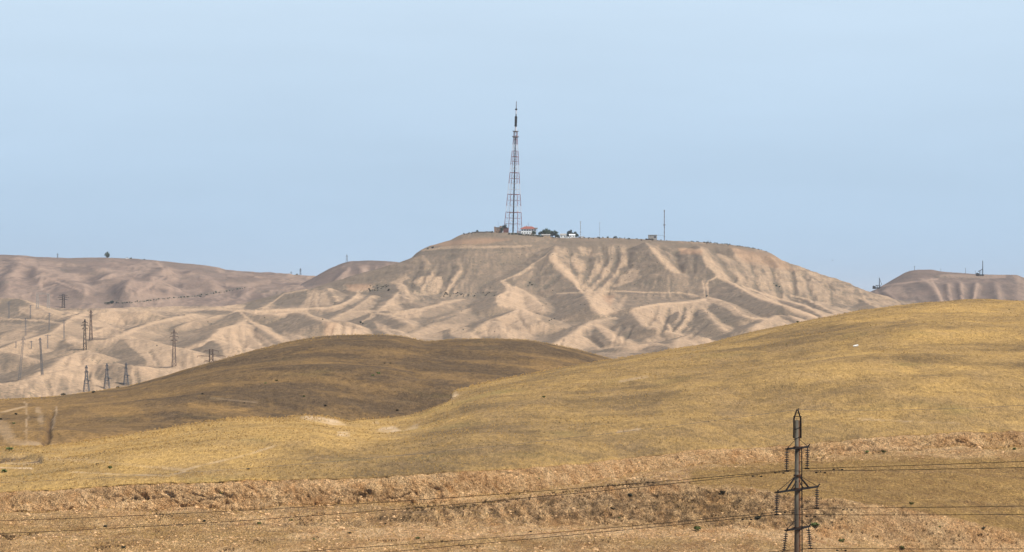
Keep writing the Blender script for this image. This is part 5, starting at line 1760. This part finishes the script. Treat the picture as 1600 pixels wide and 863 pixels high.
TM = [tree_mesh(7.5, 7.0, 3, M_leaf), tree_mesh(9.5, 6.0, 5, M_leaf), tree_mesh(6.0, 6.5, 8, M_leaf)]
for t_, f_ in TM:
    t_.materials.append(M_wood)
    f_.materials.append(M_leaf)
def tree(loc, kind, s, label, group=None):
    root = empty('tree', loc, random.uniform(0, 6))
    s *= 1.3
    root.scale = (s, s, s)
    tag(root, label, 'tree', group)
    for nm, me in zip(('trunk', 'crown'), TM[kind]):
        o = bpy.data.objects.new(nm, me)
        C.objects.link(o)
        o.parent = root
GT = 'trees among the houses on the mesa'
for px_, Y_, kd, s, lb in ((784, 4645, 1, .62, 'tall narrow tree in front of the brown station building'), (788.5, 4660, 1, .9, 'taller narrow tree between the station building and the tower'),
                           (834, 4644, 2, .75, 'small dark tree in front of the white house at its right corner'), (849, 4650, 0, .85, 'leftmost rounded tree of the dark clump right of the white house'),
                           (854.5, 4655, 0, 1.05, 'middle rounded tree of the dark clump right of the white house'), (860, 4652, 2, 1.1, 'rightmost tree of the dark clump, against the sky'),
                           (868, 4640, 1, .85, 'upright dark tree between the shed and the cottages'), (891, 4662, 1, .85, 'taller tree behind the pale cottage'), (896, 4660, 2, .9, 'rounded tree right of the pale cottage'),
                           (901, 4658, 2, .7, 'low tree at the right end of the cottages'), (883, 4664, 2, .7, 'tree top peeping over the pointed gable'),
                           (843, 4652, 2, .55, 'low bushy tree at the left end of the dark clump')):
    tree(rim(px_, Y_), kd, s, lb, GT)
for px_, Y_, kd, s, lb in ((846, 4649, 2, .8, 'low tree at the back of the dark clump, second from its left'), (857.5, 4660, 1, .75, 'slim treetop rising out of the middle of the dark clump'),
                           (863.5, 4648, 0, .8, 'rounded tree joining the dark clump to the upright tree'), (870.5, 4646, 2, .7, 'small tree immediately right of the upright dark tree'),
                           (887.5, 4664, 0, .85, 'rounded treetop behind the gap between the two cottages'), (898.5, 4661, 0, .8, 'broad tree in the middle of the rightmost trees')):
    tree(rim(px_, Y_), kd, s, lb, GT)
random.seed(33)
for q in range(22):
    xq = 796 + q * 2.5 + random.uniform(-1, 1)
    shrub(rim(xq, 4630 + random.uniform(-4, 3), -.1), random.uniform(2.6, 5.0), 0 if q % 3 else 2, 'dark bush below the grey retaining wall on the mesa edge', 'bushes below the retaining wall')
rimq = [q for q in (random.uniform(722, 1200) for _ in range(170)) if not 778 < q < 903]
scrub_mass('rim_scrub', [(rim(q, random.uniform(4632, 4658), -.15), random.uniform(1.2, 3.2)) for q in rimq], 'low scrub growing along the edge of the mesa top')
tree(P(167.5, 404, 6290), 0, 1.15, 'single dark round tree on the skyline of the far left ridge')

def shrubs(pts, wpx, kind, label, group, ymin=0, hz=.7):
    for q in pts:
        g = hit(q[0], q[1], ymin)
        w_ = (q[2] if len(q) > 2 else wpx) * g.y / FPX
        shrub(g, w_, kind, label, group, hz=hz)

# green bushes near the pole and on the terraces, each told apart by where it grows
for x, y, wd, kd, lb in ((1089, 829, 16, 1, 'bright green bush on the pale track left of the pole'), (1272, 824, 16, 1, 'bright green bush right beside the pole shaft, above the track'),
                         (1354, 708, 9, 1, 'green tuft on the upper terrace, left one of a pair'), (1382, 708, 10, 1, 'darker green tuft on the upper terrace, right one of a pair'),
                         (1425, 789, 10, 1, 'straggly green bush at the foot of the golden terrace'), (1469, 825, 8, 1, 'small green bush on the lower bank at right'), (1536, 827, 9, 0, 'dark green bush on the lower bank near the right edge'),
                         (1584, 703, 8, 1, 'green tuft under the upper bank by the right edge'), (1314, 847, 12, 1, 'grey green low bush on the track right of the pole'), (1410, 858, 12, 1, 'low green bush at the bottom edge right of the pole'),
                         (966, 811, 7, 1, 'little green bush at the foot of the dark bank'), (958, 797, 10, 0, 'dark bush on the scrubby bank left of the green bush'), (841, 749, 6, 1, 'small green tuft on the pale bank in the middle'),
                         (652, 843, 9, 1, 'small green tuft on the track below the washed out tongues'), (490, 844, 6, 1, 'tiny green tuft on the track left of the middle'), (456, 814, 8, 1, 'dull green bush at the bank foot left of the middle'),
                         (405, 820, 10, 1, 'olive bush at the bank foot on the left'), (345, 772, 6, 1, 'small green bush hanging on the left bank'), (164, 824, 9, 0, 'dark bush on the rough ground at lower left'),
                         (192, 857, 10, 0, 'dark round bush near the bottom edge at left'), (320, 815, 7, 0, 'small dark bush at the left bank foot'), (602, 819, 5, 0, 'little black bush at the bank foot in the middle'),
                         (545, 835, 8, 0, 'flat dark bush left of the track'), (830, 832, 6, 0, 'tiny dark bush on the track, left of the bright green bush'),
                         (1185, 812, 14, 0, 'dark bush on the bank left of the pole'), (983, 776, 12, 0, 'dark tangled bush at the left end of the scrubby bank'), (1130, 772, 12, 0, 'dark bush at the top of the scrubby bank')):
    shrub(hit(x, y), wd * hit(x, y).y / FPX * 1.15, kd if kd else 2, lb, None, hz=.5)
for x, y, wd, kd, lb in ((152, 725, 7, 0, 'dark green bush beside the old cut on the lower golden slope'), (5, 737, 13, 1, 'low dark green bush at the left edge of the golden slope'), (16, 703, 14, 1, 'wide olive bush at the left edge where the golden slope meets the track'),
                         (172, 731, 10, 1, 'faint olive bush right of the dark green one on the golden slope'), (388, 733, 7, 0, 'flat black bush low on the golden slope'), (622, 641, 7, 0, 'dark bush low on the brown hill right of the middle'),
                         (508, 634, 7, 0, 'dark bush low on the brown hill left of the middle'), (475, 619, 6, 1, 'olive bush on the brown hill above the dark one'), (592, 583, 8, 1, 'olive green bush in the middle of the brown hill'),
                         (583, 586, 6, 1, 'smaller olive bush immediately left of the olive green one on the brown hill'), (610, 567, 4, 0, 'right one of two black dots high on the brown hill'), (601, 567, 3, 0, 'left one of two black dots high on the brown hill'),
                         (316, 615, 5, 0, 'small dark bush on the left part of the brown hill'), (382, 629, 4, 0, 'tiny dark bush near the furrow on the brown hill'), (432, 594, 6, 1, 'faint olive bush left on the brown hill'), (415, 598, 5, 1, 'faintest olive bush on the left part of the brown hill'),
                         (1246, 503, 6, 1, 'green bush on the crest of the golden hill under the badlands'), (1229, 537, 3.5, 1, 'tiny green bush high on the golden hill'), (1577, 483, 3, 0, 'tiny dark bush near the crest at the right edge'),
                         (950, 659, 3.5, 0, 'tiny black bush in the middle of the golden slope'), (850, 620, 7, 1, 'dull green patch of bush on the golden slope left of the middle'),
                         (98, 617, 9, 0, 'dark bush on the crest where the brown hill begins'), (25, 647, 7, 0, 'dark bush left of the pale track on the far left slope'), (2, 655, 8, 0, 'dark bush cut by the left edge'), (22, 661, 6, 1, 'flat olive bush beneath the dark one left of the pale track'),
                         (146, 613, 8, 0, 'scruffy bush on the crest between the bluish pylons'), (183, 605, 7, 0, 'scruffy bush on the crest left of the rightmost bluish pylon')):
    g_ = hit(x, y + 1.5)
    shrub(g_, wd * g_.y / FPX * 1.1, kd if kd else 2, lb, None, hz=.5)

random.seed(21)
row = [(165 + 4.2 * i + random.uniform(-1.5, 1.5), float(np.interp(165 + 4.2 * i, [165, 200, 235, 262, 300, 340, 390], [474.5, 474, 470, 467, 464, 458, 450])) + random.uniform(-.6, .6), random.uniform(2.0, 4.2)) for i in range(53)]
row += [(174, 475, 9), (168, 476, 7), (337, 457, 4), (313, 464.5, 5)]
shrubs(row, 3, 0, 'dark shrub in the long row running up the foot of the far ridge', 'shrubs in a row at the foot of the far ridge', 1350)
spots = [(random.gauss(905, 130), random.uniform(385, 520), random.uniform(1.2, 2.4)) for _ in range(90)] + [(random.uniform(1050, 1190), random.uniform(480, 530), random.uniform(1.0, 2.0)) for _ in range(45)]
scrub_mass('mesa_scrub', [(hit(s[0], s[1], 1350), s[2] * hit(s[0], s[1], 1350).y / FPX) for s in spots if 640 < s[0] < 1330], 'tiny dark scrub dotted over the flank of the mesa')
spots = [(random.uniform(576, 610), random.uniform(446, 456), random.uniform(2, 4)) for _ in range(26)] + [(random.uniform(692, 775), random.uniform(458, 464), random.uniform(2, 4)) for _ in range(30)]
shrubs(spots, 3, 2, 'grey scrub bush along the foot of the mesa', 'scrub bushes along the foot of the mesa', 1350)
spots = [(828, 443, 4), (831, 446, 4), (825, 447, 3), (858, 502, 3), (862, 500, 3), (866, 499, 3), (564, 505, 6), (567, 507, 4), (523, 474, 3), (325, 504, 2.5), (330, 507, 2.5), (288, 493, 2.5), (245, 541, 3), (414, 497, 2.5), (724, 516, 3), (676, 388, 6), (668, 390, 4), (1213, 448, 5), (1218, 449, 4), (1209, 444, 3), (1104, 464, 5), (504, 500, 3)]
shrubs(spots, 3, 0, 'dark single shrub on a bare badland slope', 'single shrubs on the badland slopes', 1350)
for x, yb, wd, lb in ((949, 371.5, 5, 'low dark bush on the mesa edge, left one of two'), (961, 371.5, 7, 'dark bush on the mesa edge, right one of two'), (746, 363, 6, 'dark bush at the left end of the mesa wall'),
                      (204, 405.5, 5, 'dark bush on the far left ridge by the small white hut'), (463, 431.5, 6, 'bush at the foot of the dark skyline pylon'), (225, 407, 4, 'small bush on the far left ridge right of the white hut')):
    Yq = 4650 if x > 600 else 6280
    p_ = rim(x, Yq) if x > 600 else P(x, yb, Yq)
    shrub(p_, wd * Yq / FPX, 0, lb, hz=.8)
b = MB()
b.box((0, 0, 1), (5, 4, 3.2)); 
h_ = empty('hut', P(198.5, 405.5, 6280))
tag(h_, 'tiny white hut on the skyline of the far left ridge', 'hut')
b.build('wall', M_wall, h_)
b = MB(); b.box((0, 0, 2.8), (5.6, 4.6, .4)); b.build('roof', M_greywall, h_)

def white_rock():
    p = hit(1337, 542.5)
    bm = bmesh.new()
    bmesh.ops.create_icosphere(bm, subdivisions=2, radius=.5)
    rnd = random.Random(4)
    for v in bm.verts:
        v.co *= rnd.uniform(.8, 1.1)
        v.co.x *= 1.9 + (.6 if v.co.z > 0 else 0)
        v.co.z *= 1.0
        v.co.z += .16 * v.co.x
    me = bpy.data.meshes.new('rock')
    bm.to_mesh(me)
    bm.free()
    o = link('white_rock', me, M_stone)
    o.location = p + Vector((0, 0, .2))
    o.scale = (.55, .5, .5)
    tag(o, 'small bright white rock lying alone on the golden hill', 'rock')
white_rock()

# ------------------------------------------------------------------ clods and dry tufts: nobody could count them
def scatter(name, pts, size, material, parts, label):
    """points carrying one small shape each, put there by geometry nodes"""
    me = bpy.data.meshes.new(name)
    me.vertices.add(len(pts))
    me.vertices.foreach_set('co', pts.astype(np.float32).ravel())
    a = me.attributes.new('size', 'FLOAT', 'POINT')
    a.data.foreach_set('value', size.astype(np.float32))
    o = link(name, me, material)
    t = bpy.data.node_groups.new(name, 'GeometryNodeTree')
    t.interface.new_socket('Geometry', in_out='INPUT', socket_type='NodeSocketGeometry')
    t.interface.new_socket('Geometry', in_out='OUTPUT', socket_type='NodeSocketGeometry')
    gi, go = t.nodes.new('NodeGroupInput'), t.nodes.new('NodeGroupOutput')
    ip_ = t.nodes.new('GeometryNodeInstanceOnPoints')
    at = t.nodes.new('GeometryNodeInputNamedAttribute')
    at.data_type = 'FLOAT'
    at.inputs[0].default_value = 'size'
    rv = t.nodes.new('FunctionNodeRandomValue')
    rv.data_type = 'FLOAT_VECTOR'
    rv.inputs[0].default_value = (-.3, -.3, 0)
    rv.inputs[1].default_value = (.3, .3, 6.28)
    jn = t.nodes.new('GeometryNodeJoinGeometry')
    for kind, loc, rot, sc in parts:
        if kind == 'clod':
            n = t.nodes.new('GeometryNodeMeshIcoSphere')
            n.inputs['Radius'].default_value = 1.0
            n.inputs['Subdivisions'].default_value = 1
        else:
            n = t.nodes.new('GeometryNodeMeshCone')
            n.inputs['Vertices'].default_value = 3
            n.inputs['Radius Top'].default_value = 0.0
            n.inputs['Radius Bottom'].default_value = .12
            n.inputs['Depth'].default_value = 1.0
        tr = t.nodes.new('GeometryNodeTransform')
        tr.inputs['Translation'].default_value = loc
        tr.inputs['Rotation'].default_value = rot
        tr.inputs['Scale'].default_value = sc
        t.links.new(n.outputs[0], tr.inputs[0])
        t.links.new(tr.outputs[0], jn.inputs[0])
    sm = t.nodes.new('GeometryNodeSetMaterial')
    sm.inputs['Material'].default_value = material
    t.links.new(jn.outputs[0], sm.inputs[0])
    t.links.new(gi.outputs[0], ip_.inputs['Points'])
    t.links.new(sm.outputs[0], ip_.inputs['Instance'])
    t.links.new(rv.outputs[0], ip_.inputs['Rotation'])
    t.links.new(at.outputs[0], ip_.inputs['Scale'])
    t.links.new(ip_.outputs[0], go.inputs[0])
    md = o.modifiers.new('scatter', 'NODES')
    md.node_group = t
    return tag(o, label, kind='stuff')

def surface_points(layer, n, y0, y1, seed, pxr=(-200, 1800), keep=None):
    px, Y, Z, PY = LAYERS[layer]
    rs = np.random.RandomState(seed)
    j = ((rs.uniform(pxr[0], pxr[1], n) - px[0]) / (px[1] - px[0])).astype(int)
    j = np.clip(j, 0, len(px) - 2)
    lo, hi = (y0(px[j]) if callable(y0) else np.full(n, float(y0))), (y1(px[j]) if callable(y1) else np.full(n, float(y1)))
    yy = lo + (hi - lo) * rs.uniform(0, 1, n)
    zz = np.empty(n)
    rows_ = Y.shape[0]
    for q in range(n):
        col = Y[:, j[q]]
        i = min(max(int(np.searchsorted(col, yy[q])), 1), rows_ - 1)
        t_ = (yy[q] - col[i - 1]) / max(col[i] - col[i - 1], 1e-6)
        zz[q] = Z[i - 1, j[q]] * (1 - t_) + Z[i, j[q]] * t_
    pj = px[j] + rs.uniform(0, 1, n) * (px[1] - px[0])
    x = (pj - 800) * (yy * CP + zz * SP) / FPX
    p = np.stack([x, yy, zz], -1)
    if keep is not None: p = p[keep(p)]
    return p, rs

M_clod = mat('clay clods', (.58, .36, .18), .95, scale=1.0, var=.35)
M_clod_dark = mat('dark dry weeds', (.12, .075, .035), .95, scale=1.0, var=.4)
M_straw = mat('dry straw', (.47, .30, .11), .9, scale=.6, var=.3)
M_straw_dark = mat('brown dead grass', (.20, .13, .055), .9, scale=.6, var=.35)
CLOD = [('clod', (0, 0, .1), (.3, .1, 0), (1, .8, .6)), ('clod', (.7, .5, 0), (0, .4, .5), (.5, .6, .4))]
TUFT = [('blade', (.12 * math.cos(a), .12 * math.sin(a), .42), (.45 * math.sin(a) * -1, .45 * math.cos(a), 0), (1, 1, .9 + .1 * i)) for i, a in enumerate((0, 1.25, 2.5, 3.8, 5.0))]
def photo_px(p):
    fwd = p[:, 1] * CP + p[:, 2] * SP
    return 800 + FPX * p[:, 0] / fwd, PYof(p[:, 1], p[:, 2])
clump = lambda f, s_, th: (lambda p: fbm(p[:, 0] * f, p[:, 1] * f + p[:, 2] * f, 3, .6, s_) > th)
TERR = [(1060, 738), (1200, 730), (1320, 722), (1450, 716), (1700, 716), (1990, 720), (1990, 890), (1600, 838), (1500, 812), (1400, 792), (1300, 778), (1200, 765), (1080, 757)]
BRUSH = [(560, 800), (640, 790), (800, 782), (970, 755), (1080, 757), (1200, 768), (1330, 788), (1500, 826), (1600, 850), (1500, 862), (1250, 830), (1000, 820), (700, 820), (560, 815)]
def off_terrace(p):
    x, y = photo_px(p)
    return (paint_poly(x, y, TERR, 3) < .4) & clump(.12, 81, -.15)(p)
def in_brush(p):
    x, y = photo_px(p)
    n = fbm(p[:, 0] * .12, p[:, 1] * .12 + p[:, 2] * .2, 3, .6, 82)
    b_ = paint_poly(x, y, BRUSH, 6)
    road = paint_poly(x, y, [(450, 836), (500, 826), (900, 823), (1150, 826), (1300, 834), (1340, 850), (1200, 842), (900, 838), (600, 846)], 2) > .5
    return ~road & ((b_ > .5) & (n > -.1)) | ((n > .75) & (paint_poly(x, y, TERR, 3) < .4))
p_, r_ = surface_points(0, 9000, 366, lambda px: bank_top_y(px) - .5, 101, (-60, 1660), off_terrace)
scatter('clay_clods', p_, r_.gamma(2.0, .035, len(p_)) + .03, M_clod, CLOD, 'pale clods of clay strewn over the bank and the ground below it')
p_, r_ = surface_points(0, 20000, 366, lambda px: bank_top_y(px) - 1.0, 102, (-60, 1660), in_brush)
scatter('dark_weeds', p_, r_.uniform(.10, .34, len(p_)), M_clod_dark, TUFT, 'dark dry weeds growing on the bank and the track')
p_, r_ = surface_points(0, 10000, 366, bank_top_y, 103, (-60, 1660))
scatter('straw_tufts', p_, r_.uniform(.08, .22, len(p_)), M_straw, TUFT, 'straw coloured tufts on the bank and terrace')
cyf = lambda px: ips([(-400, 555), (80, 560), (300, 590), (500, 625), (600, 650), (690, 690), (720, 720), (900, 790), (1200, 900), (1600, 1000), (1950, 1050)], px)
p_, r_ = surface_points(1, 22000, lambda px: bank_top_y(px) - .1, cyf, 104, (-60, 1660), clump(.06, 83, -.1))
scatter('golden_grass', p_, r_.uniform(.08, .26, len(p_)), M_straw, TUFT, 'golden dry grass tufts over the near hill')
p_, r_ = surface_points(1, 9000, lambda px: bank_top_y(px) - .1, cyf, 105, (-60, 1660), clump(.05, 84, .1))
scatter('brown_grass', p_, r_.uniform(.08, .22, len(p_)), M_straw_dark, TUFT, 'brown dead grass tufts over the near hill')
p_, r_ = surface_points(1, 2600, lambda px: cyf(px) - 25, lambda px: cyf(px) + 4, 106, (-60, 1660))
scatter('crest_grass', p_, r_.uniform(.12, .38, len(p_)), M_straw, TUFT, 'dry grass standing along the crest of the near hill')
cbf = lambda px: ips([(-450, 1000), (60, 1020), (200, 1150), (500, 1260), (800, 1300), (1100, 1300), (2050, 1300)], px)
p_, r_ = surface_points(2, 2200, lambda px: cbf(px) - 60, lambda px: cbf(px) + 6, 107, (-60, 1000))
scatter('hill_grass', p_, r_.uniform(.12, .42, len(p_)), M_straw, TUFT, 'dead grass standing along the crest of the brown hill')

def make_haze():
    b = MB()
    b.box((0, 16000, 30), (50000, 46000, 360))
    m = bpy.data.materials.new('summer haze')
    m.use_nodes = True
    n = m.node_tree
    n.nodes.clear()
    o = n.nodes.new('ShaderNodeOutputMaterial')
    v = n.nodes.new('ShaderNodeVolumePrincipled')
    v.inputs['Color'].default_value = (.93, .95, 1, 1)
    v.inputs['Density'].default_value = HAZE
    v.inputs['Anisotropy'].default_value = 0.0
    n.links.new(v.outputs[0], o.inputs['Volume'])
    tag(b.build('haze', m), kind='stuff')
HAZE = 2.6e-5
make_haze()
